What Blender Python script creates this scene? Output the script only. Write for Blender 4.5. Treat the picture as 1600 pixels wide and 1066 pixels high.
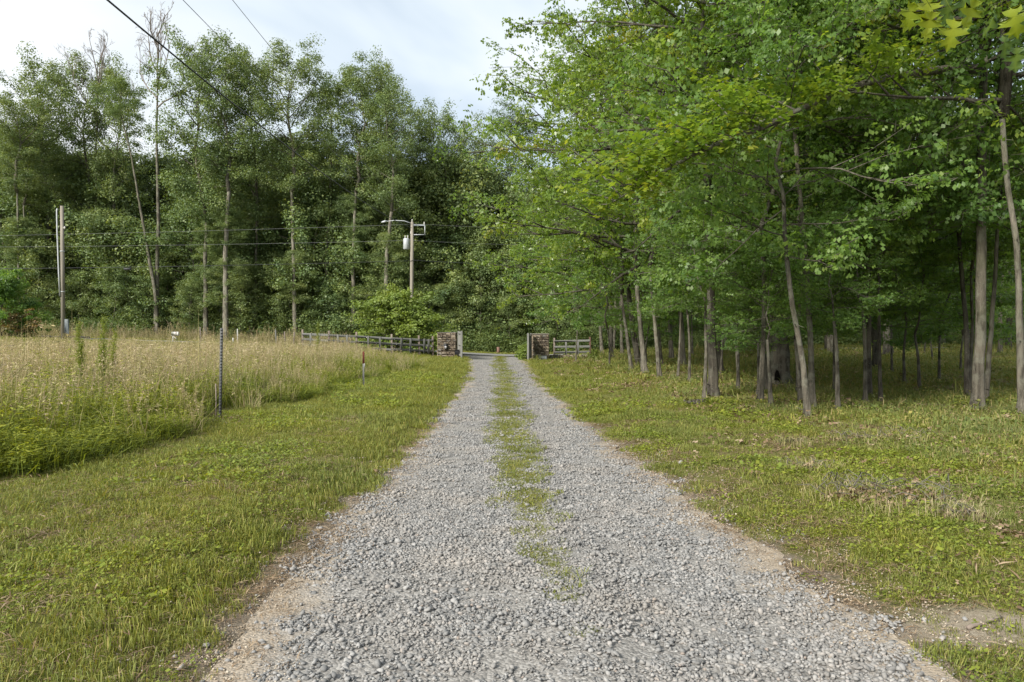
import bpy, math, random
import numpy as np
from math import pi, radians, sin, cos, sqrt

# ------------------------------------------------------------------ camera, sky, sun, exposure
sc = bpy.context.scene
for o in list(bpy.data.objects): bpy.data.objects.remove(o)
COL = sc.collection
F, CX, HY, EYE = 1150.0, 800.0, 527.0, 1.6      # focal length in photo pixels, centre column, horizon row, eye height

cd = bpy.data.cameras.new('camera'); cam = bpy.data.objects.new('camera', cd); COL.objects.link(cam)
cam.location = (0, 0, EYE); cam.rotation_euler = (radians(90), 0, 0)
cd.sensor_width = 36; cd.lens = 36*F/1600; cd.shift_y = -6/1600; cd.clip_end = 3000; cd.clip_start = .05
sc.camera = cam

SUN_DIR = np.array([-0.60, -0.64, 0.58]); SUN_DIR = SUN_DIR/np.linalg.norm(SUN_DIR)   # towards the sun
SUN_EL = math.asin(SUN_DIR[2]); SUN_AZ = math.atan2(SUN_DIR[0], SUN_DIR[1])
w = bpy.data.worlds.new('World'); sc.world = w; w.use_nodes = True
nt = w.node_tree; nt.nodes.clear(); N = nt.nodes.new; L = nt.links.new
wo = N('ShaderNodeOutputWorld'); bg = N('ShaderNodeBackground')
sky = N('ShaderNodeTexSky'); sky.sky_type = 'NISHITA'; sky.sun_disc = False
sky.sun_elevation = SUN_EL; sky.sun_rotation = SUN_AZ; sky.dust_density = 2.0
tc = N('ShaderNodeTexCoord'); mp = N('ShaderNodeMapping'); mp.inputs['Scale'].default_value = (1.0, 1.0, 2.2)
mp.inputs['Location'].default_value = (5.42, 1.1, 2.2)
n1 = N('ShaderNodeTexNoise'); n1.inputs['Scale'].default_value = 1.5; n1.inputs['Detail'].default_value = 5; n1.inputs['Roughness'].default_value = .5
n1.inputs['Distortion'].default_value = .4
L(tc.outputs['Generated'], mp.inputs[0]); L(mp.outputs[0], n1.inputs[0])
cr = N('ShaderNodeValToRGB'); e = cr.color_ramp.elements      # thin grey-blue cloud to bright white cloud
e[0].position = .37; e[0].color = (2.9, 3.5, 4.2, 1)
e[1].position = .63; e[1].color = (5.7, 5.7, 5.65, 1)
m_ = cr.color_ramp.elements.new(.50); m_.color = (4.4, 4.85, 5.15, 1)
L(n1.outputs[0], cr.inputs[0])
mx = N('ShaderNodeMix'); mx.data_type = 'RGBA'; mx.inputs[0].default_value = .86    # cloud cover, the clear sky shows a little through
L(sky.outputs[0], mx.inputs[6]); L(cr.outputs[0], mx.inputs[7]); L(mx.outputs[2], bg.inputs[0])
bg.inputs[1].default_value = .10
L(bg.outputs[0], wo.inputs[0])

sl = bpy.data.lights.new('sun', 'SUN'); so = bpy.data.objects.new('sun', sl); COL.objects.link(so)
sl.energy = 3.9; sl.angle = radians(14); sl.color = (1, .95, .86)
import mathutils
so.rotation_euler = mathutils.Vector(SUN_DIR).to_track_quat('Z', 'Y').to_euler(); so.location = (-20, -20, 40)
vs = sc.view_settings; vs.view_transform = 'Standard'; vs.look = 'None'; vs.gamma = 1; vs.exposure = 1.08; vs.use_curve_mapping = False
cy = sc.cycles
cy.max_bounces = 9; cy.diffuse_bounces = 6; cy.glossy_bounces = 2; cy.transmission_bounces = 8; cy.transparent_max_bounces = 4
cy.use_denoising = True; cy.caustics_reflective = False; cy.caustics_refractive = False
cy.sample_clamp_indirect = 4

# ------------------------------------------------------------------ small helpers
RNG = np.random.default_rng(7)
def X(px, d): return (px-CX)/F*d
def Z(py, d): return EYE + (HY-py)/F*d
def sstep(a, b, v):
    t = np.clip((np.asarray(v, float)-a)/(b-a), 0, 1); return t*t*(3-2*t)
def vnoise(x, y, s, seed=0):
    """smooth value noise 0..1"""
    x = np.asarray(x, float)/s + 1000; y = np.asarray(y, float)/s + 1000
    xi = np.floor(x).astype(np.int64); yi = np.floor(y).astype(np.int64); fx = x-xi; fy = y-yi
    fx = fx*fx*(3-2*fx); fy = fy*fy*(3-2*fy)
    def h(a, b):
        v = (a*374761393 + b*668265263 + seed*974634777) & 0xffffffff
        v = ((v ^ (v >> 13))*1274126177) & 0xffffffff
        return ((v ^ (v >> 16)) & 0xffff)/65535.0
    return (h(xi, yi)*(1-fx)+h(xi+1, yi)*fx)*(1-fy) + (h(xi, yi+1)*(1-fx)+h(xi+1, yi+1)*fx)*fy
def fbm(x, y, s, seed=0):
    return .55*vnoise(x, y, s, seed)+.28*vnoise(x, y, s/2.1, seed+1)+.17*vnoise(x, y, s/4.3, seed+2)

# drive edges (metres) by distance, and the terrain
EY = [-30, 0, 3.4, 5, 7, 10.6, 15, 25, 38, 51, 60]
EL_ = [-1.4, -1.45, -1.50, -1.54, -1.46, -1.46, -1.46, -1.62, -2.2, -3.1, -4.4]
ER_ = [2.4, 2.3, 2.16, 1.92, 1.80, 1.55, 1.28, 1.02, .82, .8, 1.9]
def dl(y): return np.interp(y, EY, EL_)
def dr(y): return np.interp(y, EY, ER_)
def terr(x, y):
    x = np.asarray(x, float); y = np.asarray(y, float)
    zl = np.interp(x, [-90, -60, -37, -27, -15, -5.5, -1, 3], [2.4, 1.8, 1.45, 1.1, .8, .28, .05, 0])*sstep(26, 54, y)
    zr = np.interp(x, [3.5, 12, 30, 60], [0, .22, .6, .9])*sstep(22, 70, y)
    bank = .16*sstep(.15, .95, dl(y)-x)*sstep(2, 6, y)*(1-sstep(22, 40, y)) + .05*sstep(.2, 1, x-dr(y))
    strip = .035*np.exp(-((x-(dl(y)+dr(y))/2-.1)/.3)**2)
    off = np.maximum(dl(y)-x, x-dr(y))
    bumps = (fbm(x, y, 1.7, 5)-.5)*.09*sstep(0, 1.2, off) + (fbm(x, y, 9, 8)-.5)*.22*sstep(2, 9, off)
    far = 3.0*sstep(90, 400, y)
    return zl+zr+bank+strip+bumps+far
def at(px, py):
    """where the sight line through a photo pixel meets the terrain"""
    lo = None
    for d in np.concatenate([np.arange(3, 30, .05), np.arange(30, 120, .2)]):
        x = X(px, d); z = Z(py, d)
        if z <= terr(x, d): return float(x), float(d)
    return float(X(px, 95)), 95.0

def link(o, parent=None):
    COL.objects.link(o)
    if parent is not None: o.parent = parent
    return o
def mesh_data(name, V, faces, mat=None, attrs=None, smooth=False):
    """faces: list of (M,k) index arrays"""
    me = bpy.data.meshes.new(name)
    V = np.asarray(V, np.float32)
    faces = [np.asarray(f, np.int32) for f in faces if len(f)]
    me.vertices.add(len(V)); me.vertices.foreach_set('co', V.ravel())
    nl = sum(f.size for f in faces); npoly = sum(len(f) for f in faces)
    if npoly:
        me.loops.add(nl); me.loops.foreach_set('vertex_index', np.concatenate([f.ravel() for f in faces]))
        tot = np.concatenate([np.full(len(f), f.shape[1], np.int32) for f in faces])
        st = np.concatenate([[0], np.cumsum(tot)[:-1]]).astype(np.int32)
        me.polygons.add(npoly); me.polygons.foreach_set('loop_start', st)
        if smooth: me.polygons.foreach_set('use_smooth', np.ones(npoly, bool))
    for k, v in (attrs or {}).items():
        v = np.asarray(v)
        if v.ndim == 2: a = me.attributes.new(k, 'FLOAT_VECTOR', 'POINT'); a.data.foreach_set('vector', v.astype(np.float32).ravel())
        elif v.dtype.kind == 'i': a = me.attributes.new(k, 'INT', 'POINT'); a.data.foreach_set('value', v.astype(np.int32))
        else: a = me.attributes.new(k, 'FLOAT', 'POINT'); a.data.foreach_set('value', v.astype(np.float32))
    me.update(calc_edges=True)
    if mat: me.materials.append(mat)
    return me
def obj(name, me, parent=None, loc=None):
    o = link(bpy.data.objects.new(name, me), parent)
    if loc is not None: o.location = loc
    return o
def tag(o, label=None, cat=None, group=None, kind=None):
    if label: o['label'] = label
    if cat: o['category'] = cat
    if group: o['group'] = group
    if kind: o['kind'] = kind
    return o
def empty(name, loc, label, cat, group=None, rz=0):
    o = bpy.data.objects.new(name, None); o.empty_display_size = .2; link(o)
    o.location = loc; o.rotation_euler = (0, 0, rz)
    return tag(o, label, cat, group)

class MB:
    """collects pieces into one mesh; every piece carries a tint value"""
    def __init__(s): s.V = []; s.Fs = {}; s.T = []; s.n = 0
    def add(s, V, F, tint=.5):
        V = np.asarray(V, float); s.V.append(V)
        for f in (F if isinstance(F, list) else [F]):
            f = np.asarray(f, np.int64)
            if len(f): s.Fs.setdefault(f.shape[1], []).append(f+s.n)
        s.T.append(np.broadcast_to(np.asarray(tint, float), (len(V),)).copy()); s.n += len(V); return s
    def box(s, c, size, rz=0, tint=.5, jit=0, bev=0, ry=0, rx=0):
        hx, hy, hz = [v/2 for v in size]
        b = min(bev, hx*.9, hy*.9, hz*.9)
        if b > 0:
            V = []
            for sx in (-1, 1):
                for sy in (-1, 1):
                    for sz in (-1, 1):
                        V += [(sx*hx, sy*(hy-b), sz*(hz-b)), (sx*(hx-b), sy*hy, sz*(hz-b)), (sx*(hx-b), sy*(hy-b), sz*hz)]
            V = np.array(V)
            def I(sx, sy, sz, k): return ((sx*2+sy)*2+sz)*3+k
            q = []; t = []
            for a in (0, 1):
                q += [[I(a, 0, 0, 0), I(a, 1, 0, 0), I(a, 1, 1, 0), I(a, 0, 1, 0)], [I(0, a, 0, 1), I(1, a, 0, 1), I(1, a, 1, 1), I(0, a, 1, 1)],
                      [I(0, 0, a, 2), I(1, 0, a, 2), I(1, 1, a, 2), I(0, 1, a, 2)]]
                for b_ in (0, 1):
                    q += [[I(a, b_, 0, 0), I(a, b_, 1, 0), I(a, b_, 1, 1), I(a, b_, 0, 1)], [I(a, 0, b_, 0), I(a, 1, b_, 0), I(a, 1, b_, 2), I(a, 0, b_, 2)],
                          [I(0, a, b_, 1), I(1, a, b_, 1), I(1, a, b_, 2), I(0, a, b_, 2)]]
                    for c_ in (0, 1): t.append([I(a, b_, c_, 0), I(a, b_, c_, 1), I(a, b_, c_, 2)])
            Fc = [np.array(q), np.array(t)]
        else:
            V = np.array([(sx*hx, sy*hy, sz*hz) for sx in (-1, 1) for sy in (-1, 1) for sz in (-1, 1)], float)
            Fc = [np.array([[0, 1, 3, 2], [4, 6, 7, 5], [0, 4, 5, 1], [2, 3, 7, 6], [0, 2, 6, 4], [1, 5, 7, 3]])]
        if jit: V = V + RNG.normal(0, jit, V.shape)
        M = mathutils.Euler((rx, ry, rz)).to_matrix(); V = V@np.array(M).T + np.asarray(c, float)
        return s.add(V, Fc, tint)
    def tube(s, P, R, sides=8, tint=.5, cap=True, wob=0, ridge=0):
        P = np.asarray(P, float); n = len(P); R = np.broadcast_to(np.asarray(R, float), (n,))
        T = np.gradient(P, axis=0); T /= np.linalg.norm(T, axis=1)[:, None]+1e-9
        ref = np.array([1., 0, 0]) if abs(T[0][0]) < .8 else np.array([0, 1., 0])
        A = np.cross(T, ref); A /= np.linalg.norm(A, axis=1)[:, None]+1e-9; B = np.cross(T, A)
        a = np.arange(sides)*2*pi/sides
        rr = R[:, None]*np.ones((n, sides))
        if wob: rr = rr*(1+RNG.normal(0, wob, rr.shape))
        if ridge: rr = rr*(1+ridge*np.cos(a*3+1)[None, :]*np.linspace(1, 0, n)[:, None]**2)
        V = (P[:, None, :]+rr[:, :, None]*(np.cos(a)[None, :, None]*A[:, None, :]+np.sin(a)[None, :, None]*B[:, None, :])).reshape(-1, 3)
        i = np.arange(n-1)[:, None]*sides; j = np.arange(sides)[None, :]; k = (j+1) % sides
        q = np.stack([i+j, i+k, i+sides+k, i+sides+j], -1).reshape(-1, 4)
        Fc = [q]
        if cap:
            V = np.vstack([V, P[-1:], P[:1]]); b = (n-1)*sides
            jj = np.arange(sides); kk = (jj+1) % sides
            Fc.append(np.vstack([np.stack([b+jj, b+kk, np.full(sides, n*sides)], -1), np.stack([kk, jj, np.full(sides, n*sides+1)], -1)]))
        return s.add(V, Fc, tint)
    def data(s, name, mat, smooth=False):
        return mesh_data(name, np.vstack(s.V), [np.vstack(f) for f in s.Fs.values()], mat, {'tint': np.concatenate(s.T)}, smooth)
    def obj(s, name, mat, parent=None, loc=None, smooth=False): return obj(name, s.data(name, mat, smooth), parent, loc)

# ------------------------------------------------------------------ materials
def mat(name, build):
    m = bpy.data.materials.new(name); m.use_nodes = True; t = m.node_tree; t.nodes.clear()
    out = t.nodes.new('ShaderNodeOutputMaterial'); build(t, out); return m
def nn(t, typ, **kw):
    n = t.nodes.new(typ)
    for k, v in kw.items():
        if k in n.inputs.keys(): n.inputs[k].default_value = v
        else: setattr(n, k, v)
    return n
def ramp(t, src, stops):
    r = t.nodes.new('ShaderNodeValToRGB'); el = r.color_ramp.elements
    while len(el) < len(stops): el.new(.5)
    for x, (p, c) in zip(el, stops): x.position = p; x.color = (*c, 1)
    t.links.new(src, r.inputs[0]); return r.outputs[0]
def mixc(t, f, a, b, mode='MIX'):
    m = t.nodes.new('ShaderNodeMix'); m.data_type = 'RGBA'; m.blend_type = mode
    for i, v in ((0, f), (6, a), (7, b)):
        if hasattr(v, 'links'): t.links.new(v, m.inputs[i])
        elif i == 0: m.inputs[0].default_value = v
        else: m.inputs[i].default_value = (*v, 1)
    return m.outputs[2]
def attr(t, name): a = t.nodes.new('ShaderNodeAttribute'); a.attribute_name = name; return a.outputs['Fac']
def math_(t, op, a, b=0.0, clamp=False):
    m = t.nodes.new('ShaderNodeMath'); m.operation = op; m.use_clamp = clamp
    for i, v in ((0, a), (1, b)):
        if hasattr(v, 'links'): t.links.new(v, m.inputs[i])
        else: m.inputs[i].default_value = v
    return m.outputs[0]
def noise(t, scale, detail=4, rough=.6, vec=None, stretch=None):
    n = nn(t, 'ShaderNodeTexNoise'); n.inputs['Scale'].default_value = scale; n.inputs['Detail'].default_value = detail; n.inputs['Roughness'].default_value = rough
    if vec is None: vec = t.nodes.new('ShaderNodeNewGeometry').outputs['Position']
    if stretch:
        mp = t.nodes.new('ShaderNodeMapping'); mp.inputs['Scale'].default_value = stretch; t.links.new(vec, mp.inputs[0]); vec = mp.outputs[0]
    t.links.new(vec, n.inputs['Vector']); return n.outputs['Fac']
def maprange(t, v, a, b, c=0., d=1.):
    m = t.nodes.new('ShaderNodeMapRange'); t.links.new(v, m.inputs[0])
    for i, q in enumerate((a, b, c, d)): m.inputs[i+1].default_value = q
    return m.outputs[0]
def leaf_mat(name, stops, trans=.4, rough=.5, spec=.35, patch=.25, objvar=.25, yellow=(1.35, 1.25, .5)):
    def b(t, out):
        c = ramp(t, attr(t, 'tint'), stops)
        # brighter/yellower and bluer/darker areas of growth
        big = noise(t, .55, 3)
        c = mixc(t, math_(t, 'MULTIPLY', maprange(t, big, .35, .65), patch), c, mixc(t, 1.0, c, (1.45, 1.25, .7), 'MULTIPLY'))
        oi = t.nodes.new('ShaderNodeObjectInfo')
        c = mixc(t, math_(t, 'MULTIPLY', oi.outputs['Random'], objvar), c, mixc(t, 1.0, c, (1.3, 1.05, .9), 'MULTIPLY'))
        p = nn(t, 'ShaderNodeBsdfPrincipled', Roughness=rough); p.inputs['Specular IOR Level'].default_value = spec
        t.links.new(c, p.inputs['Base Color'])
        tr = t.nodes.new('ShaderNodeBsdfTranslucent'); t.links.new(mixc(t, 1.0, c, yellow, 'MULTIPLY'), tr.inputs[0])
        ms = t.nodes.new('ShaderNodeMixShader'); ms.inputs[0].default_value = trans
        t.links.new(p.outputs[0], ms.inputs[1]); t.links.new(tr.outputs[0], ms.inputs[2]); t.links.new(ms.outputs[0], out.inputs[0])
    return mat(name, b)
BROWN = (.13, .06, .03)
M_FAR = leaf_mat('leaf_far', [(0, (.07, .125, .055)), (.5, (.125, .19, .075)), (.9, (.175, .235, .085)), (1, (.21, .225, .095))], .35, patch=.35, objvar=.5)
M_OAK = leaf_mat('leaf_oak', [(0, (.07, .135, .035)), (.5, (.13, .215, .04)), (.93, (.20, .26, .045)), (.97, (.27, .25, .05)), (1, BROWN)], .52, .36, .5, patch=.5, yellow=(1.5, 1.45, .6))
M_UND = leaf_mat('leaf_understory', [(0, (.075, .155, .045)), (.6, (.135, .23, .06)), (1, (.19, .26, .07))], .54, .45, .4, yellow=(1.5, 1.5, .7))
M_SHRUB = leaf_mat('leaf_shrub', [(0, (.10, .16, .035)), (.6, (.17, .24, .045)), (1, (.25, .30, .08))], .4)
M_GRASS = leaf_mat('grass_blade', [(0, (.10, .135, .032)), (.4, (.185, .22, .058)), (.75, (.26, .255, .078)), (.92, (.32, .27, .12)), (1, (.35, .29, .17))], .35, .55, .25, patch=.5, objvar=0)
M_WGRASS = leaf_mat('woodland_grass', [(0, (.09, .135, .042)), (.5, (.16, .195, .06)), (.8, (.235, .23, .09)), (1, (.34, .265, .17))], .35, .55, .2, patch=.5, objvar=0)
M_WEED = leaf_mat('weed_green', [(0, (.085, .125, .032)), (.5, (.16, .215, .038)), (1, (.25, .28, .05))], .4, .5, .25, patch=.5, objvar=0)
M_STRAW = leaf_mat('dry_grass', [(0, (.13, .17, .05)), (.35, (.25, .26, .09)), (.6, (.38, .34, .18)), (.85, (.46, .385, .27)), (1, (.33, .22, .15))], .35, .6, .2, patch=.2, objvar=0, yellow=(1.1, 1.05, .85))
M_RED = leaf_mat('leaf_red', [(0, (.10, .13, .05)), (.6, (.17, .14, .07)), (1, (.27, .13, .08))], .4)
M_LITTER = leaf_mat('leaf_litter', [(0, (.10, .068, .045)), (.6, (.20, .14, .09)), (1, (.34, .265, .185))], .2, .7, .1, patch=.1, objvar=0)

def surf(name, colour, rough=.9, bump=None, spec=.2, dist=.01, metal=0):
    def b(t, out):
        p = nn(t, 'ShaderNodeBsdfPrincipled', Roughness=rough); p.inputs['Specular IOR Level'].default_value = spec; p.inputs['Metallic'].default_value = metal
        c = colour(t) if callable(colour) else None
        if c is not None: t.links.new(c, p.inputs['Base Color'])
        else: p.inputs['Base Color'].default_value = (*colour, 1)
        if bump:
            bn = nn(t, 'ShaderNodeBump', Strength=1.0, Distance=dist); t.links.new(bump(t), bn.inputs['Height']); t.links.new(bn.outputs[0], p.inputs['Normal'])
        t.links.new(p.outputs[0], out.inputs[0])
    return mat(name, b)
def objco(t): return t.nodes.new('ShaderNodeTexCoord').outputs['Object']
def bark(name, dark, light, patchy=.5, moss=.25):
    def c(t):
        v = objco(t)
        a = noise(t, 9, 5, .7, v, (1, 1, .16)); l = noise(t, 3.2, 3, .6, v)
        col = ramp(t, a, [(.36, dark), (.58, light)])
        col = mixc(t, math_(t, 'MULTIPLY', maprange(t, l, .50, .60), patchy), col, (.19, .19, .15)); col = mixc(t, maprange(t, noise(t, 30, 3, .7, v), .60, .66, 0, .35), col, (.25, .26, .22))
        m = noise(t, 1.1, 2, .5, v)
        return mixc(t, math_(t, 'MULTIPLY', maprange(t, m, .5, .68), moss), col, (.10, .12, .05))
    return surf(name, c, .95, lambda t: noise(t, 14, 5, .75, objco(t), (1, 1, .14)), .1, .06)
M_BARK = bark('bark_grey_brown', (.038, .034, .027), (.135, .12, .095))
M_BARKD = bark('bark_dark', (.025, .022, .018), (.09, .08, .064), .2)
M_BARKP = bark('bark_pale', (.065, .059, .048), (.19, .172, .138), .5, .2)
M_DEAD = surf('dead_wood', lambda t: ramp(t, noise(t, 5, 4, .6, objco(t), (1, 1, .2)), [(.3, (.11, .09, .08)), (.7, (.30, .27, .245))]), .95, spec=.1)
def wood_c(a, b):
    return lambda t: mixc(t, .35, ramp(t, noise(t, 10, 5, .7, objco(t), (1, 1, 6)), [(.3, a), (.7, b)]), ramp(t, attr(t, 'tint'), [(0, a), (1, b)]))
M_RAIL = surf('weathered_board', wood_c((.08, .08, .075), (.19, .19, .175)), .9)
M_POST = surf('weathered_post', wood_c((.11, .085, .07), (.28, .235, .20)), .9)
M_RPOST = surf('reddish_post', wood_c((.10, .06, .045), (.20, .125, .095)), .9)
M_GATE = surf('silvered_gate_wood', wood_c((.085, .085, .08), (.18, .18, .165)), .9)
M_POLE = surf('pole_wood', lambda t: ramp(t, noise(t, 8, 4, .6, objco(t), (1, 1, .05)), [(.3, (.13, .115, .095)), (.7, (.27, .245, .205))]), .9, spec=.15)
M_STONE = surf('pillar_stone', lambda t: mixc(t, .35, ramp(t, attr(t, 'tint'), [(0, (.06, .048, .038)), (.25, (.12, .09, .062)), (.5, (.19, .15, .105)), (.72, (.25, .205, .145)), (.88, (.30, .26, .20)), (1, (.16, .16, .15))]),
    ramp(t, noise(t, 16, 5, .7, objco(t)), [(.3, (.07, .055, .045)), (.7, (.28, .235, .18))])), .9, lambda t: noise(t, 30, 4, .7, objco(t)), .2, .02)
M_MORTAR = surf('mortar', (.13, .11, .09), .95)
M_CAP = surf('cap_slab', lambda t: ramp(t, noise(t, 12, 4, .7, objco(t)), [(.3, (.10, .09, .08)), (.7, (.26, .23, .20))]), .9)
M_BLACK = surf('black_paint', (.015, .015, .017), .45, spec=.5)
M_GLASSY = surf('pale_lens', (.45, .45, .47), .2, spec=.6)
M_STEEL = surf('galvanised_steel', lambda t: ramp(t, noise(t, 20, 3, .6, objco(t)), [(.3, (.30, .32, .34)), (.7, (.48, .50, .52))]), .5, spec=.4, metal=.2)
M_TPOST = surf('dark_post_steel', lambda t: ramp(t, noise(t, 30, 4, .7, objco(t)), [(.35, (.035, .04, .042)), (.7, (.10, .10, .10))]), .6, spec=.35)
M_RUST = surf('faded_red_paint', lambda t: ramp(t, noise(t, 25, 4, .7, objco(t)), [(.35, (.09, .025, .018)), (.7, (.16, .04, .028))]), .7)
M_WHITE = surf('off_white_paint', lambda t: ramp(t, noise(t, 12, 4, .7, objco(t)), [(.3, (.34, .33, .30)), (.7, (.54, .53, .50))]), .6)
M_CABLE = surf('cable_black', (.02, .022, .025), .5, spec=.3)
M_WIRE = surf('wire_grey', (.16, .165, .165), .6, spec=.2)
M_BOX = surf('utility_box_grey', lambda t: ramp(t, noise(t, 8, 4, .7, objco(t)), [(.3, (.12, .135, .14)), (.7, (.19, .21, .215))]), .6)
M_HOLLOW = surf('hollow_shade', (.008, .007, .006), 1, spec=0)  # near-black colour stands in for the shade inside the oak's hollow

def soil_c(t): return mixc(t, maprange(t, noise(t, 70, 4, .8), .42, .62, 0, .55), ramp(t, noise(t, 5, 5, .7), [(.25, (.22, .175, .13)), (.5, (.31, .26, .20)), (.75, (.40, .345, .275))]), (.15, .125, .095))
def ground_col(t):
    off = attr(t, 'off')            # metres outside the driveway (negative inside)
    fine = noise(t, 22, 5, .75); mid = noise(t, 2.3, 5, .65); big = noise(t, .45, 4, .6)
    lawn = ramp(t, mid, [(.25, (.13, .145, .036)), (.5, (.19, .195, .052)), (.75, (.26, .235, .08))])
    lawn = mixc(t, maprange(t, fine, .35, .65, 0, .6), lawn, (.10, .095, .04))
    wood = ramp(t, mid, [(.3, (.18, .19, .07)), (.5, (.27, .235, .12)), (.7, (.36, .28, .185))])
    wood = mixc(t, maprange(t, fine, .4, .65, 0, .6), wood, (.065, .05, .035))
    c = mixc(t, attr(t, 'wood'), lawn, wood)
    soil = soil_c(t)
    e = math_(t, 'ADD', off, math_(t, 'MULTIPLY', math_(t, 'SUBTRACT', mid, .5), 1.1))
    c = mixc(t, maprange(t, e, .26, .06), c, soil)
    bare = math_(t, 'MULTIPLY', maprange(t, math_(t, 'ADD', math_(t, 'MULTIPLY', big, .5), math_(t, 'MULTIPLY', mid, .5)), .55, .62), attr(t, 'bare'))
    c = mixc(t, bare, c, soil)
    return mixc(t, attr(t, 'sand'), c, ramp(t, noise(t, 30, 5, .75), [(.3, (.30, .245, .18)), (.6, (.46, .40, .31))]))
M_GROUND = surf('ground', ground_col, .97, lambda t: math_(t, 'ADD', noise(t, 18, 6, .8), noise(t, 90, 4, .8)), .1, .035)
def drive_col(t):
    vo = nn(t, 'ShaderNodeTexVoronoi', Scale=34.0); t.links.new(t.nodes.new('ShaderNodeNewGeometry').outputs['Position'], vo.inputs['Vector']); vo.inputs['Scale'].default_value = 60
    st = ramp(t, nn_sep(t, vo.outputs['Color']), [(0, (.12, .118, .115)), (.5, (.20, .193, .182)), (1, (.29, .283, .27))])
    mid = noise(t, 2.0, 5, .7)
    soil = soil_c(t)
    e = math_(t, 'ADD', attr(t, 'off'), math_(t, 'MULTIPLY', math_(t, 'SUBTRACT', mid, .5), .9))
    c = mixc(t, maprange(t, e, -.42, -.06, .08, 1.), st, soil)
    s = math_(t, 'ADD', attr(t, 'strip'), math_(t, 'MULTIPLY', math_(t, 'SUBTRACT', mid, .5), .9))
    return mixc(t, maprange(t, s, .45, .75, 0, .9), c, mixc(t, noise(t, 12, 4), (.10, .115, .035), (.17, .14, .08)))
def nn_sep(t, col):
    s = t.nodes.new('ShaderNodeSeparateColor'); t.links.new(col, s.inputs[0]); return s.outputs[0]
def drive_bump(t):
    vo = nn(t, 'ShaderNodeTexVoronoi', Scale=34.0); t.links.new(t.nodes.new('ShaderNodeNewGeometry').outputs['Position'], vo.inputs['Vector']); vo.inputs['Scale'].default_value = 60
    return math_(t, 'SUBTRACT', 1.0, vo.outputs['Distance'])
M_DRIVE = surf('driveway_gravel', drive_col, .92, drive_bump, .2, .006)
def pebble_col(t):
    c = ramp(t, attr(t, 'tint'), [(0, (.085, .087, .088)), (.35, (.155, .155, .152)), (.75, (.23, .226, .22)), (.92, (.32, .315, .305)), (1, (.22, .17, .135))])
    dust = noise(t, 1.3, 4, .6)
    c = mixc(t, maprange(t, dust, .45, .68, .03, .5), c, (.28, .245, .205))
    return mixc(t, .25, c, ramp(t, noise(t, 90, 3, .7), [(.3, (.11, .112, .113)), (.7, (.27, .268, .262))]))
M_PEBBLE = surf('pebble', pebble_col, .85, None, .25)
M_CRUMB = surf('soil_crumb', lambda t: ramp(t, attr(t, 'tint'), [(0, (.16, .12, .085)), (.5, (.30, .25, .19)), (1, (.42, .37, .30))]), .95, None, .1)
M_ROAD = surf('road_asphalt', lambda t: ramp(t, noise(t, 6, 5, .7), [(.3, (.17, .17, .165)), (.7, (.25, .245, .235))]), .9)

# ------------------------------------------------------------------ ground, drive, road
def axis(a0, a1, mid0, mid1, fine, grow=1.12):
    c = list(np.arange(mid0, mid1+1e-6, fine)); s = fine
    while c[-1] < a1: s *= grow; c.append(c[-1]+s)
    s = fine
    while c[0] > a0: s *= grow; c.insert(0, c[0]-s)
    return np.array(c)
def grid(xs, ys):
    Xg, Yg = np.meshgrid(xs, ys); nx, ny = len(xs), len(ys)
    i = np.arange(ny-1)[:, None]*nx+np.arange(nx-1)[None, :]
    return Xg.ravel(), Yg.ravel(), np.stack([i, i+1, i+nx+1, i+nx], -1).reshape(-1, 4)
gx, gy, gq = grid(axis(-900, 900, -8, 8, .13, 1.09), axis(-60, 1800, 2, 16, .13, 1.035))
off = np.maximum(dl(gy)-gx, gx-dr(gy))
gz = terr(gx, gy) - .03*sstep(.05, -.15, off)
woodm = sstep(2.5, 6.5, gx-dr(gy)+(fbm(gx, gy, 3, 3)-.5)*4)*sstep(7, 14, gy+gx*.5); woodm = np.maximum(woodm, sstep(66, 69, gy))
sand = np.exp(-(((gx-2.62)/.50)**2+((gy-4.0)/.30)**2))*1.5 + np.exp(-(((gx+1.62)/.12)**2+((gy-8.5)/3.2)**2))*.8 + np.exp(-(((gx-2.95)/.35)**2+((gy-5.2)/.25)**2))
g = obj('ground', mesh_data('ground', np.stack([gx, gy, gz], 1), [gq], M_GROUND,
    {'off': off, 'wood': woodm, 'bare': sstep(.3, 2, gx-dr(gy))*.8+.15, 'sand': np.clip(sand*(fbm(gx, gy, .5, 9)+.7)-.15, 0, 1)}, True))
tag(g, kind='structure')

ys = axis(-20, 58.5, 2, 14, .1, 1.02); ys = ys[ys < 59]; us = np.linspace(0, 1, 36)
U, Yd = np.meshgrid(us, ys); U = U.ravel(); Yd = Yd.ravel()
nzl = (fbm(Yd, 0*Yd, .8, 21)-.5)*.30+(fbm(Yd, 0*Yd, .25, 25)-.5)*.12; nzr = (fbm(Yd, 0*Yd, .8, 31)-.5)*.34+(fbm(Yd, 0*Yd, .25, 35)-.5)*.12
Xl = dl(Yd)+nzl; Xr = dr(Yd)+nzr; Xd = Xl*(1-U)+Xr*U
def strip_w(x, y):
    c = (dl(y)+dr(y))/2+np.interp(y, [3, 8, 15, 30, 50], [.12, -.02, .02, .1, .25]); wd = np.interp(y, [3, 6, 9, 14, 30, 50], [.12, .2, .27, .32, .3, .25])
    s = np.clip(1-np.abs(x-c)/wd/1.6, 0, 1)
    thin = np.interp(y, [3.3, 5, 6.5, 8.5, 10], [.25, .6, .8, 1, 1.1])
    return s*thin*(.65+.7*fbm(x, y, 1.3, 41))
i = np.arange(len(ys)-1)[:, None]*36+np.arange(35)[None, :]
dq = np.stack([i, i+1, i+37, i+36], -1).reshape(-1, 4)
offd = np.maximum(Xl-Xd, Xd-Xr)
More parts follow.
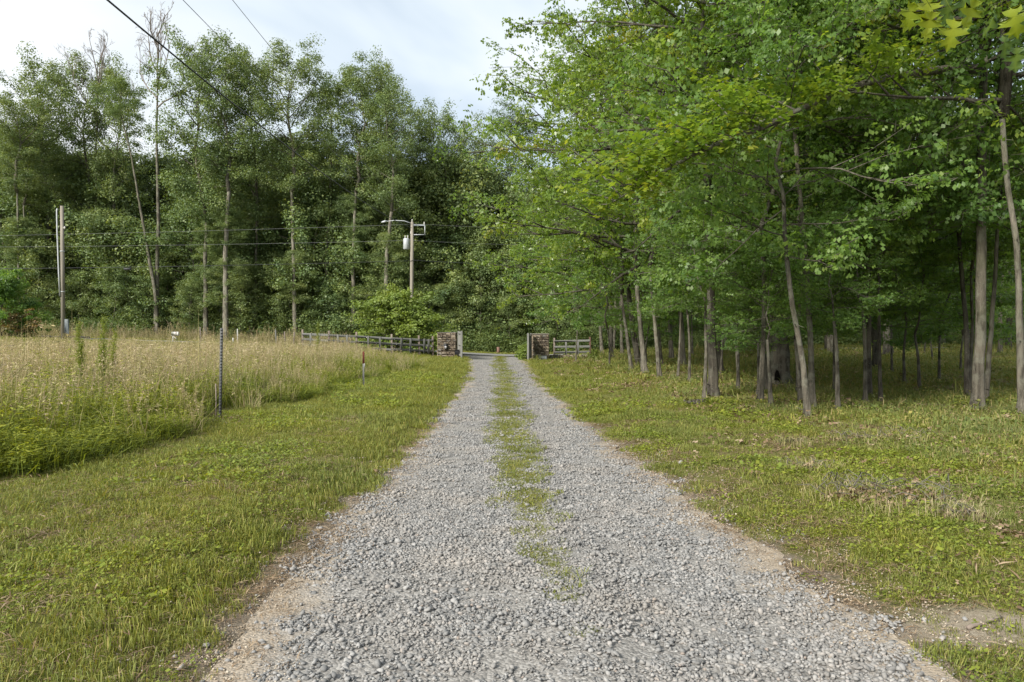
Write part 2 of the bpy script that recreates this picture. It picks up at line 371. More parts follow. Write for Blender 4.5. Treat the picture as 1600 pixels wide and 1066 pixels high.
d_ = obj('driveway', mesh_data('driveway', np.stack([Xd, Yd, terr(Xd, Yd)+.004+.0*U], 1), [dq], M_DRIVE, {'off': offd, 'strip': strip_w(Xd, Yd)}, True))
tag(d_, kind='structure')
rx = axis(-200, 200, -20, 20, .8, 1.1); V = []; nr = 5
for k in range(nr):
    yy = 59.5+k*6.0/(nr-1)+.03*rx*0; V.append(np.stack([rx, yy+0*rx, np.maximum(terr(rx, yy+0*rx), terr(rx, 62+0*rx))+.035], 1))
V = np.array(V); n = len(rx)
i = np.arange(nr-1)[:, None]*n+np.arange(n-1)[None, :]
r_ = obj('road', mesh_data('road', V.reshape(-1, 3), [np.stack([i, i+1, i+n+1, i+n], -1).reshape(-1, 4)], M_ROAD, None, True)); tag(r_, kind='structure')

# ------------------------------------------------------------------ scatter for what nobody could count (stuff)
def scatter(name, variants, P, mat_, sc_, rot, kind_label, pick=None):
    """variants: list of MB; instances them at P inside ONE object by geometry nodes"""
    V = []; Fs = {}; T = []; vid = []; n = 0
    for k, m in enumerate(variants):
        v = np.vstack(m.V); V.append(v); T.append(np.concatenate(m.T)); vid.append(np.full(len(v), k))
        for s, f in m.Fs.items(): Fs.setdefault(s, []).append(np.vstack(f)+n)
        n += len(v)
    m = len(P); V.append(P); T.append(np.zeros(m)); vid.append(np.full(m, -1))
    Rr = np.zeros((n+m, 3)); Rr[n:] = rot; S = np.zeros((n+m, 3)); S[n:] = sc_
    pk = np.zeros(n+m, np.int32); pk[n:] = RNG.integers(0, len(variants), m) if pick is None else pick
    me = mesh_data(name, np.vstack(V), [np.vstack(f) for f in Fs.values()], mat_, {'tint': np.concatenate(T), 'vid': np.concatenate(vid).astype(np.int32), 'irot': Rr, 'iscale': S, 'ipick': pk})
    o = obj(name, me)
    ng = bpy.data.node_groups.new(name, 'GeometryNodeTree')
    ng.interface.new_socket('Geometry', in_out='INPUT', socket_type='NodeSocketGeometry'); ng.interface.new_socket('Geometry', in_out='OUTPUT', socket_type='NodeSocketGeometry')
    A = ng.nodes.new; K = ng.links.new
    gi, go = A('NodeGroupInput'), A('NodeGroupOutput')
    def na(nm, ty): a = A('GeometryNodeInputNamedAttribute'); a.data_type = ty; a.inputs[0].default_value = nm; return a.outputs[0]
    cmp = A('FunctionNodeCompare'); cmp.data_type = 'INT'; cmp.operation = 'GREATER_EQUAL'; K(na('vid', 'INT'), cmp.inputs['A'] if False else cmp.inputs[2]); cmp.inputs[3].default_value = 0
    sp = A('GeometryNodeSeparateGeometry'); sp.domain = 'POINT'; K(gi.outputs[0], sp.inputs[0]); K(cmp.outputs[0], sp.inputs[1])
    si = A('GeometryNodeSplitToInstances'); si.domain = 'POINT'; K(sp.outputs[0], si.inputs[0]); K(na('vid', 'INT'), si.inputs['Group ID'])
    ip = A('GeometryNodeInstanceOnPoints'); K(sp.outputs[1], ip.inputs['Points']); K(si.outputs[0], ip.inputs['Instance']); ip.inputs['Pick Instance'].default_value = True
    K(na('ipick', 'INT'), ip.inputs['Instance Index']); K(na('iscale', 'FLOAT_VECTOR'), ip.inputs['Scale'])
    er = A('FunctionNodeEulerToRotation'); K(na('irot', 'FLOAT_VECTOR'), er.inputs[0]); K(er.outputs[0], ip.inputs['Rotation'])
    K(ip.outputs[0], go.inputs[0])
    md = o.modifiers.new('scatter', 'NODES'); md.node_group = ng
    o['kind'] = 'stuff'
    return o
def samp(x0, x1, y0, y1, dens, keep, rng=RNG):
    """points with density dens /m2, kept with probability keep(x, y), only near the view"""
    n = int((x1-x0)*(y1-y0)*dens); x = rng.uniform(x0, x1, n); y = rng.uniform(y0, y1, n)
    k = (rng.random(n) < keep(x, y)) & (np.abs(x) < .74*y+1.3); return x[k], y[k]
def bands(x0f, x1f, bs, keep):
    xs, ys_, ss = [], [], []
    for (y0, y1, dens, s) in bs:
        x0 = max(x0f, -.74*y1-1.3); x1 = min(x1f, .74*y1+1.3)
        if x1 <= x0: continue
        a, b = samp(x0, x1, y0, y1, dens, keep); xs.append(a); ys_.append(b); ss.append(np.full(len(a), s))
    return np.concatenate(xs), np.concatenate(ys_), np.concatenate(ss)
def place(x, y, s, tilt=.12, dz=0, sj=.25, zs=None):
    n = len(x); P = np.stack([x, y, terr(x, y)+dz], 1); R = np.stack([RNG.normal(0, tilt, n), RNG.normal(0, tilt, n), RNG.uniform(0, 6.28, n)], 1)
    q = s*np.exp(RNG.normal(0, sj, n)); S = np.stack([q, q, q if zs is None else q*zs], 1); return P, S, R
def blades(mb, n, rad, h, wd, lean=.5, tint=(.0, 1.), hs=.3):
    a = RNG.uniform(0, 6.28, n); r = rad*np.sqrt(RNG.random(n)); bx, by = r*np.cos(a), r*np.sin(a)
    H = h*np.exp(RNG.normal(0, hs, n)); la = RNG.uniform(0, 6.28, n); ln = np.abs(RNG.normal(0, lean, n))*H
    wa = RNG.uniform(0, 6.28, n); W = wd*RNG.uniform(.6, 1.2, n); dx, dy = np.cos(wa)*W/2, np.sin(wa)*W/2
    z0 = np.full(n, -.01)
    V = np.stack([np.stack([bx-dx, by-dy, z0], 1), np.stack([bx+dx, by+dy, z0], 1),
                  np.stack([bx+dx*.8+np.cos(la)*ln*.35, by+dy*.8+np.sin(la)*ln*.35, H*.6], 1), np.stack([bx-dx*.8+np.cos(la)*ln*.35, by-dy*.8+np.sin(la)*ln*.35, H*.6], 1),
                  np.stack([bx+np.cos(la)*ln, by+np.sin(la)*ln, H*np.maximum(1-lean*.35, .5)], 1)], 1).reshape(-1, 3)
    b = np.arange(n)[:, None]*5
    t = np.repeat(np.clip(RNG.uniform(tint[0], tint[1], n), 0, 1), 5)
    mb.add(V, [b+np.array([[0, 1, 2, 3]]), b+np.array([[3, 2, 4]])], t)
# leaf templates: (verts, tris) of unit length along +x
T_FAR = (np.array([(0, 0, 0), (.5, .34, .06), (1, 0, -.05), (.5, -.34, .06)]), np.array([[0, 1, 2, 3]]))
T_OAK = (np.array([(0, 0, 0), (.5, 0, .03), (1, 0, -.08), (.26, .36, .03), (.26, -.36, .03), (.72, .30, -.02), (.72, -.30, -.02)]), np.array([[0, 4, 1], [0, 1, 3], [1, 6, 2], [1, 2, 5]]))
T_HERB = (T_FAR[0]*np.array([1.2, .42, 1]), T_FAR[1])
def leaves(mb, C, size, tpl, tint, flat=.55, down=.15, sj=.25, outw=None):
    n = len(C); V0, Fc = tpl; k = len(V0)
    az = RNG.uniform(0, 2*pi, n); nz = np.stack([RNG.normal(0, flat, n), RNG.normal(0, flat, n), np.ones(n)], 1)
    if outw is not None: nz = nz*np.array([1, 1, .65])+outw
    nz /= np.linalg.norm(nz, axis=1)[:, None]
    d = np.stack([np.cos(az), np.sin(az), RNG.normal(-down, .2, n)], 1); d -= (d*nz).sum(1)[:, None]*nz; d /= np.linalg.norm(d, axis=1)[:, None]+1e-9
    s = np.cross(nz, d); S = (size*np.exp(np.clip(RNG.normal(0, sj, n), -.6, .38)))[:, None, None]
    V = C[:, None, :]+S*((V0[None, :, 0:1]-.5)*d[:, None, :]+V0[None, :, 1:2]*s[:, None, :]+V0[None, :, 2:3]*nz[:, None, :])
    mb.add(V.reshape(-1, 3), (np.arange(n)[:, None, None]*k+Fc[None]).reshape(-1, Fc.shape[1]), np.repeat(tint, k))

# gravel stones
def rock(mb, c, s, seed=None, tint=.5, flat=.55):
    t = (1+5**.5)/2
    V = np.array([(-1, t, 0), (1, t, 0), (-1, -t, 0), (1, -t, 0), (0, -1, t), (0, 1, t), (0, -1, -t), (0, 1, -t), (t, 0, -1), (t, 0, 1), (-t, 0, -1), (-t, 0, 1)])/1.9
    Fc = np.array([(0, 11, 5), (0, 5, 1), (0, 1, 7), (0, 7, 10), (0, 10, 11), (1, 5, 9), (5, 11, 4), (11, 10, 2), (10, 7, 6), (7, 1, 8), (3, 9, 4), (3, 4, 2), (3, 2, 6), (3, 6, 8), (3, 8, 9), (4, 9, 5), (2, 4, 11), (6, 2, 10), (8, 6, 7), (9, 8, 1)])
    V = V*(1+RNG.normal(0, .16, (12, 1)))*np.array([1, RNG.uniform(.6, .95), flat*RNG.uniform(.7, 1.1)])
    for _ in range(5):
        n_ = RNG.normal(0, 1, 3); n_ /= np.linalg.norm(n_); c_ = RNG.uniform(.28, .5); q = V@n_; V = V-np.maximum(q-c_, 0)[:, None]*n_
    E = mathutils.Euler((RNG.normal(0, .3), RNG.normal(0, .3), RNG.uniform(0, 6.28))).to_matrix()
    mb.add(V@np.array(E).T*s/2+np.asarray(c), Fc, tint)
peb = []
for k in range(10):
    m = MB()
    for j in range(44):
        a = RNG.uniform(0, 6.28); r = .12*sqrt(RNG.random()); s = min(.0175*math.exp(RNG.normal(0, .38)), .032)
        rock(m, (r*cos(a), r*sin(a), s*.14), s*1.45, tint=RNG.random())
    peb.append(m)
def kp(x, y):
    o_ = np.maximum(dl(y)-x, x-dr(y))+(fbm(x, y, .6, 51)-.5)*.5
    tan = sstep(.42, .7, fbm(x, y, 1.6, 77))*np.where(x < 0, sstep(-1.5, -.3, o_), sstep(-.9, -.2, o_))
    return np.clip(sstep(.08, -.38, o_), 0, 1)*(1-.75*sstep(.45, .8, strip_w(x, y)))*(1-.75*tan)
x, y, s = bands(-3, 3.2, [(2.6, 7, 105, 1.0), (7, 12, 80, 1.05), (12, 22, 50, 1.15), (22, 45, 16, 1.5)], kp)
P, S, R = place(x, y, s, .05, .004, .15); S[:, 2] *= RNG.uniform(.7, 1.2, len(x))
scatter('gravel', peb, P, M_PEBBLE, S, R, '')
pb1 = []
for k in range(8): m = MB(); rock(m, (0, 0, .006), .03, tint=RNG.uniform(.3, 1)); pb1.append(m)
x, y, s = bands(-3.5, 6, [(2.6, 9, 110, 1.0), (9, 16, 50, 1.2)], lambda x, y: np.clip(sstep(.8, -.1, np.maximum(dl(y)-x, x-dr(y))+(fbm(x, y, .5, 52)-.5)*.6)**1.5, 0, 1))
P, S, R = place(x, y, s, .3, .002, .35); scatter('scattered_gravel', pb1, P, M_PEBBLE, S, R, '')

cr_ = []
for k in range(6):
    m = MB()
    for j in range(30): a = RNG.uniform(0, 6.28); r = .15*sqrt(RNG.random()); q = RNG.uniform(.004, .013); rock(m, (r*cos(a), r*sin(a), q*.2), q*1.5, tint=RNG.random())
    cr_.append(m)
x, y, s = bands(-3.5, 7, [(2.6, 6, 90, .9), (6, 12, 45, 1.2)], lambda x, y: np.maximum(sstep(-.55, -.2, np.maximum(dl(y)-x, x-dr(y)))*sstep(.9, .3, np.maximum(dl(y)-x, x-dr(y))), np.exp(-(((x-2.62)/.50)**2+((y-4.0)/.30)**2))))
P, S, R = place(x, y, s, .1, .0, .2); scatter('soil_crumbs', cr_, P, M_CRUMB, S, R, '')
# lawn, centre strip, woodland floor
lawn_v = []
for k in range(8):
    m = MB(); blades(m, 120, .13, .032, .0042, 1.2, (0, .62)); blades(m, 16, .13, .036, .004, 1.4, (.5, .95)); lawn_v.append(m)
clov = []
for k in range(5):      # broad-leaved lawn weeds
    m = MB(); n = 46; a = RNG.uniform(0, 6.28, n); r = .12*np.sqrt(RNG.random(n)); C = np.stack([r*np.cos(a), r*np.sin(a), RNG.uniform(.012, .045, n)], 1)
    leaves(m, C, .022, T_FAR, RNG.uniform(.2, .9, n), .5); clov.append(m)
def sandy(x, y): return np.clip(np.exp(-(((x-2.62)/.50)**2+((y-4.0)/.30)**2))*1.6, 0, 1)
def k_left(x, y):
    o_ = dl(y)-x; return sstep(-.08, .25, o_+(fbm(x, y, .5, 61)-.5)*.8)*sstep(-5.6, -5.0, x)*(.55+.45*sstep(.35, .5, fbm(x, y, .9, 62)))
def k_right(x, y):
    o_ = x-dr(y); base = sstep(-.12, .35, o_+(fbm(x, y, .6, 63)-.5)*1.0)
    sandm = 1-.93*np.clip(np.exp(-(((x-2.62)/.50)**2+((y-4.0)/.30)**2))*1.6, 0, 1)
    return base*sandm*(.18+.82*sstep(.42, .58, fbm(x, y, 1.1, 64)))
def k_strip(x, y): return sstep(.28, .58, strip_w(x, y))
def k_lawn(x, y): return np.maximum(np.maximum(k_left(x, y)*(x < dl(y)), k_right(x, y)*(x > dr(y))*(1-.75*sstep(2.5, 6, x-dr(y)+(fbm(x, y, 3, 3)-.5)*4)*sstep(7, 14, y+x*.5))), .8*k_strip(x, y))
x, y, s = bands(-6, 30, [(2.6, 7, 120, .9), (7, 12, 85, 1.1), (12, 22, 36, 1.5), (22, 58, 9, 2.4)], k_lawn)
P, S, R = place(x, y, s, .15); hh = .65+.9*fbm(x, y, .7, 71); hh = np.where((x > dl(y)) & (x < dr(y)), hh*.5, hh)
hh *= 1+.8*sstep(.9, .5, dl(y)-x)*sstep(0, .4, dl(y)-x)
S[:, 2] *= hh/np.sqrt(np.maximum(s, 1)); scatter('lawn_grass', lawn_v, P, M_GRASS, S, R, '')
th = []
for k in range(5):      # dead clippings lying flat between the blades
    m = MB(); n = 44; a = RNG.uniform(0, 6.28, n); r = .15*np.sqrt(RNG.random(n)); C = np.stack([r*np.cos(a), r*np.sin(a), RNG.uniform(.004, .018, n)], 1)
    leaves(m, C, .05, (T_FAR[0]*np.array([1, .12, 1]), T_FAR[1]), RNG.uniform(.2, 1, n), .25, 0); th.append(m)
x, y, s = bands(-5.6, 9, [(2.6, 7, 60, 1), (7, 14, 30, 1.2)], lambda x, y: sstep(-.35, .1, np.maximum(dl(y)-x, x-dr(y)))*.9*(1-.95*sandy(x, y)))
P, S, R = place(x, y, s, .05, .003); scatter('thatch', th, P, M_LITTER, S, R, '')
x, y, s = bands(-6, 14, [(2.6, 7, 90, .9), (7, 14, 55, 1.2), (14, 30, 10, 2)], lambda x, y: k_lawn(x, y)*sstep(.4, .6, fbm(x, y, 1.5, 72))*((x < dl(y)) | (x > dr(y))))
P, S, R = place(x, y, s, .1); scatter('lawn_weeds', clov, P, M_WEED, S, R, '')
wg = []
for k in range(8):
    m = MB(); blades(m, 34, .2, .085, .008, .8, (0, 1)); n = 10; a = RNG.uniform(0, 6.28, n); r = .2*np.sqrt(RNG.random(n))
    leaves(m, np.stack([r*np.cos(a), r*np.sin(a), RNG.uniform(.02, .09, n)], 1), .04, T_FAR, RNG.uniform(.1, .8, n), .5); wg.append(m)
def k_wood(x, y): return sstep(2.0, 5.5, x-dr(y)+(fbm(x, y, 3, 3)-.5)*4)*(.3+.7*sstep(.38, .55, fbm(x, y, 1.6, 73)))
x, y, s = bands(2, 75, [(5, 12, 34, 1.0), (12, 22, 22, 1.3), (22, 45, 7, 2.0), (45, 90, 2.2, 3.2)], k_wood)
P, S, R = place(x, y, s, .15); S[:, 2] *= .7+.8*fbm(x, y, 1.1, 74); S[:, 2] /= np.maximum(s, 1)**.4; scatter('woodland_grass', wg, P, M_WGRASS, S, R, '')
lit = []
for k in range(5):
    m = MB(); n = 14; a = RNG.uniform(0, 6.28, n); r = .3*np.sqrt(RNG.random(n))
    leaves(m, np.stack([r*np.cos(a), r*np.sin(a), RNG.uniform(.01, .05, n)], 1), .06, T_OAK, RNG.uniform(0, 1, n), .5); lit.append(m)
x, y, s = bands(2, 50, [(3.5, 12, 16, .8), (12, 25, 10, 1.1), (25, 60, 2.5, 1.6)], lambda x, y: sstep(.3, 2.5, x-dr(y))*(.10+.9*sstep(.46, .60, fbm(x, y, 1.6, 75))))
P, S, R = place(x, y, s, .1); scatter('leaf_litter', lit, P, M_LITTER, S, R, '')

# tall field beside the lawn
def seedgrass(m, h, n, spread, t0, t1):
    blades(m, n*3, spread, h*.62, .010, .45, (0, .5)); blades(m, n*2, spread, h*.8, .006, .25, (t0, t1))
    for j in range(n):                     # stalk with a loose head
        a = RNG.uniform(0, 6.28); r = spread*sqrt(RNG.random()); hh = h*RNG.uniform(.75, 1.15); lx, ly = RNG.normal(0, .12, 2)*hh
        p0 = np.array([r*cos(a), r*sin(a), 0]); p1 = p0+np.array([lx, ly, hh])
        tt = RNG.uniform(t0, t1); m.tube([p0, (p0+p1)/2+RNG.normal(0, .01, 3), p1], [.0025, .002, .0015], 3, tt, False)
        q = 9; tq = RNG.uniform(.72, 1.02, q)[:, None]; leaves(m, p0+(p1-p0)*tq+RNG.normal(0, .014, (q, 3)), .038, T_HERB, np.full(q, tt), 1.2)
def herb(m, h, n, spread):
    for j in range(n):
        a = RNG.uniform(0, 6.28); r = spread*sqrt(RNG.random()); hh = h*RNG.uniform(.6, 1.1); l = RNG.normal(0, .12, 2)*hh
        p0 = np.array([r*cos(a), r*sin(a), 0]); p1 = p0+np.array([l[0], l[1], hh]); m.tube([p0, p1], [.004, .002], 3, .2, False)
        q = 34; tq = RNG.uniform(.2, 1.0, q)[:, None]; C = p0+(p1-p0)*tq+RNG.normal(0, .045, (q, 3)); leaves(m, C, .048, T_HERB, np.clip(tq[:, 0]*.9+RNG.normal(0, .12, q), 0, 1), .7)
sg = []
for k in range(7): m = MB(); seedgrass(m, .95, 9, .22, .35 if k % 2 else .5, .95); sg.append(m)
hb = []
for k in range(6): m = MB(); herb(m, .72, 9, .22); blades(m, 46, .24, .55, .009, .5, (.1, .9)); hb.append(m)
def fe(y): return -5.0+(fbm(y, 0*y, 3.0, 81)-.5)*1.3
def infield(x, y):
    end = np.interp(y, [0, 34, 37, 40, 60], [-5, -4.4, -4.6, -7, -14])
    return (x < np.minimum(fe(y), end+0*y)).astype(float)*sstep(46, 43, y)*(1-((np.abs(x/y-(-.3955)) < .03) & (y > 10.5) & (y < 15.1)))
def straw(x, y): return np.clip(sstep(7, 14, y+(fbm(x, y, 5, 83)-.5)*10)*.62+.12, 0, 1)*np.interp(fe(y)-x, [0, 2.0, 4], [.25, .75, 1])
x, y, s = bands(-45, -3, [(4, 12, 26, 1), (12, 25, 14, 1.05), (25, 57, 6, 1.2)], lambda x, y: infield(x, y)*straw(x, y))
P, S, R = place(x, y, s, .08, 0, .16); S[:, 2] *= np.interp(fe(y)-x, [0, 1.5], [.4, 1])*np.interp(y, [8, 25, 40], [.95, .85, .62])*(.72+.6*fbm(x, y, 1.8, 88)); scatter('field_dry_grass', sg, P, M_STRAW, S, R, '')
x, y, s = bands(-45, -3, [(4, 12, 34, 1), (12, 25, 16, 1.05), (25, 57, 6, 1.2)], lambda x, y: infield(x, y)*(1-.8*straw(x, y)))
P, S, R = place(x, y, s, .1, 0, .2); S[:, 2] *= np.interp(fe(y)-x, [0, 1.7], [.38, 1.0])*(.75+.5*fbm(x, y, 2.2, 84))*np.interp(y, [8, 25, 40], [1, .8, .55]); scatter('field_weeds', hb, P, M_WEED, S, R, '')
# rough grass on the verges before the woods
x, y, s = bands(-60, -9, [(67.5, 70, 5, 1.5)], lambda x, y: np.ones_like(x))
P, S, R = place(x, y, s, .1, 0, .3); S[:, 2] *= .55; scatter('verge_grass', sg[:3], P, M_STRAW, S, R, '')
x, y, s = bands(-60, 60, [(43, 59.3, 9, 2.4), (65.8, 70, 5, 2.6)], lambda x, y: ((y > 60) | ((x < -6) & (infield(x, y) < .5)) | ((x > 4) & (y > 55))).astype(float))
P, S, R = place(x, y, s, .1, 0, .3); S[:, 2] *= 1.1; scatter('roadside_grass', lawn_v, P, M_GRASS, S, R, '')

# ------------------------------------------------------------------ tree kits (branches + foliage), shared between trees
def kit(name, seed, H, R_, nl, el=(5, 60), lean=0., leaf=.2, per=22, spread=.45, tpl=T_FAR, m_leaf=None, m_bark=None, prof=None, nsec=6, nanch=4, flat=.45, brown=0, r0=.12, twigs=False, down=0., zf=.5):
    global RNG
    RNG = np.random.default_rng(seed); r = RNG
    prof = prof or (lambda t: (sin(pi*min(1, t*.85+.18))**.7))
    br = MB(); K = 9; lead = np.zeros((K, 3)); lead[:, 2] = np.linspace(0, H*.93, K); lead[1:, :2] = np.cumsum(r.normal(0, R_*.035, (K-1, 2)), 0)
    br.tube(lead, np.linspace(r0, .02, K), 7, .5, wob=.05)
    A = []; CT = []
    for i in range(nl):
        t = (i+r.random())/nl; z = t*H*.92; k = t*.99*(K-1); p = lead[int(k)]*(1-k % 1)+lead[min(int(k)+1, K-1)]*(k % 1)
        az = i*2.39996+r.normal(0, .35); Ln = R_*prof(t)*r.uniform(.7, 1.15)*(1+lean*cos(az-pi)); e0 = radians(el[0]+(el[1]-el[0])*t+r.normal(0, 8))
        n = 7; q = [p]; a, e_ = az, e0
        for j in range(n-1):
            a += r.normal(0, .13); e_ += r.normal(.02-down, .10); q.append(q[-1]+np.array([cos(a)*cos(e_), sin(a)*cos(e_), sin(e_)])*Ln/(n-1))
        q = np.array(q); rb = r0*.45*(Ln/R_)**.8*(1-.5*t); br.tube(q, np.linspace(rb, .012, n), 5, .5, False)
        for u in np.linspace(.25, 1, nsec):
            k = u*.999*(n-1); p2 = q[int(k)]*(1-k % 1)+q[int(k)+1]*(k % 1); side = r.choice([-1, 1]); a2 = az+side*r.uniform(.3, 1.25)*(1.1-u*.7); l2 = Ln*(.18+.34*(1-u))*r.uniform(.7, 1.3)+.25
            e2 = r.normal(.2-down, .3); d2 = np.array([cos(a2)*cos(e2), sin(a2)*cos(e2), sin(e2)]); p3 = p2+d2*l2+np.array([0, 0, r.normal(0, .1)])
            br.tube([p2, (p2+p3)/2+r.normal(0, .05*l2, 3), p3], [rb*.45+.004, .008, .005], 4, .5, False)
            ct = r.normal(.45, .13)
            if r.random() < brown: ct = 1.6
            for v in np.linspace(.3, 1.05, nanch):
                c = p2+(p3-p2)*v+r.normal(0, .12*l2, 3)*np.array([1, 1, .5]); A.append(c); CT.append(ct)
                if twigs: br.tube([p2+(p3-p2)*v, c+r.normal(0, spread*.5, 3)], [.006, .003], 3, .5, False)
    A = np.array(A); CT = np.array(CT); m = np.maximum(r.poisson(per, len(A)), 3)
    cs = np.exp(r.normal(0, .3, len(A))); D = r.normal(0, 1, (m.sum(), 3)); D /= np.linalg.norm(D, axis=1)[:, None]; D *= (r.random(m.sum())**.45)[:, None]*1.7
    C = np.repeat(A, m, 0)+D*spread*np.repeat(cs, m)[:, None]*np.array([1, 1, zf]); ti = np.clip(np.repeat(CT, m)+r.normal(0, .14, m.sum()), 0, .94 if brown == 0 else 1)
    ti = np.where((np.repeat(CT, m) < 1.5), np.minimum(ti, .955), 1.0)
    fo = MB(); leaves(fo, C, leaf, tpl, ti, flat, outw=D*.75)
    b = br.data(name+'_branches', m_bark, True); f = fo.data(name+'_crown', m_leaf)
    RNG = np.random.default_rng(seed+999)
    return dict(b=b, f=f, H=H, R=R_)
tallp = lambda t: (.45+.6*t if t < .55 else .78*sqrt(max(0., 1-((t-.55)/.5)**2))+.12)
K_TALL = [kit('tall', 100+k, 13, 5.2, 30, (8, 55), leaf=.155, per=84, spread=.50, m_leaf=M_FAR, m_bark=M_BARK, prof=tallp, nsec=5, nanch=2, r0=.21, zf=.7, flat=.6) for k in range(4)]
K_MID = [kit('mid', 200+k, 8, 3.4, 22, (0, 55), leaf=.135, per=78, spread=.42, m_leaf=M_FAR, m_bark=M_BARK, nsec=5, nanch=2, r0=.07, zf=.6, flat=.6) for k in range(3)]
K_EDGE = [kit('edge', 300+k, 13, 5.6, 30, (-4, 55), lean=.28, leaf=.17, per=16, spread=.28, tpl=T_OAK, m_leaf=M_OAK, m_bark=M_BARKD, prof=lambda t: sin(pi*min(1, t*.72+.28))**.7, nsec=7, nanch=4, r0=.16, twigs=True, brown=.006, down=.03, zf=.6, flat=.65) for k in range(3)]
K_UND = [kit('under', 400+k, 6, 3.2, 24, (-6, 35), leaf=.135, per=13, spread=.30, tpl=T_OAK, m_leaf=M_UND, m_bark=M_BARK, nsec=6, nanch=4, r0=.05, twigs=True, zf=.32, flat=.55) for k in range(3)]
K_SHR = [kit('shrub', 500+k, 2.4, 2.3, 22, (15, 75), leaf=.13, per=16, spread=.22, m_leaf=M_FAR, m_bark=M_BARKD, nsec=4, nanch=4, r0=.04) for k in range(3)]

def trunk_mesh(path, radii, m_, sides=12):
    """path: list of points relative to the base; flares at the root"""
    P = np.array(path, float); s = np.concatenate([[0], np.cumsum(np.linalg.norm(np.diff(P, axis=0), axis=1))]); n = max(8, int(s[-1]/.45))
    q = np.unique(np.concatenate([np.linspace(0, s[-1], n), [.06, .15, .3]])); q = q[q <= s[-1]]
    # smooth the bends
    Q = np.stack([np.interp(q, s, P[:, i]) for i in range(3)], 1); 
    for _ in range(1): Q[1:-1] = Q[1:-1]*.5+(Q[:-2]+Q[2:])*.25
    Q[1:-1, :2] += RNG.normal(0, radii[0]*.07, (len(Q)-2, 2))
    Rr = np.interp(q, np.linspace(0, s[-1], len(radii)), radii)*(1+.55*np.exp(-q/.16)+.12*np.exp(-q/.7))
    Q[0, 2] -= .12
    m = MB(); m.tube(Q, Rr, sides, RNG.random(), wob=.05, ridge=.16)
    for j in range(int(RNG.integers(2, 7)) if s[-1] > 3 else 0):      # dead side twigs
        i_ = int(RNG.integers(len(Q)//4, len(Q)-1)); a = RNG.uniform(0, 6.28); L_ = RNG.uniform(.15, .6)*min(1, radii[0]/.11); e_ = RNG.normal(.35, .3); p = Q[i_]; d = np.array([cos(a)*cos(e_), sin(a)*cos(e_), sin(e_)])
        m.tube([p, p+d*L_*.5+RNG.normal(0, .03, 3), p+d*L_+RNG.normal(0, .06, 3)], [.02*L_+.006, .01, .004], 4, .5, False)
    return m.data('trunk', m_, True), Q[-1]
def tree(name, base, path, radii, m_, k, ks=1., kz=1., rz=None, label=None, cat='tree', group=None, kit_dz=0, crown=True):
    """path relative to base; the crown kit sits on the end of the trunk"""
    e_ = empty(name, base, label, cat, group)
    me, top = trunk_mesh(path, radii, m_); obj('trunk', me, e_)
    if crown:
        rz = RNG.uniform(0, 6.28) if rz is None else rz
        for nm, d in (('branches', k['b']), ('crown', k['f'])):
            o = obj(nm, d, e_, (top[0], top[1], top[2]-.05+kit_dz)); o.scale = (ks, ks, kz); o.rotation_euler = (0, 0, rz)
    return e_

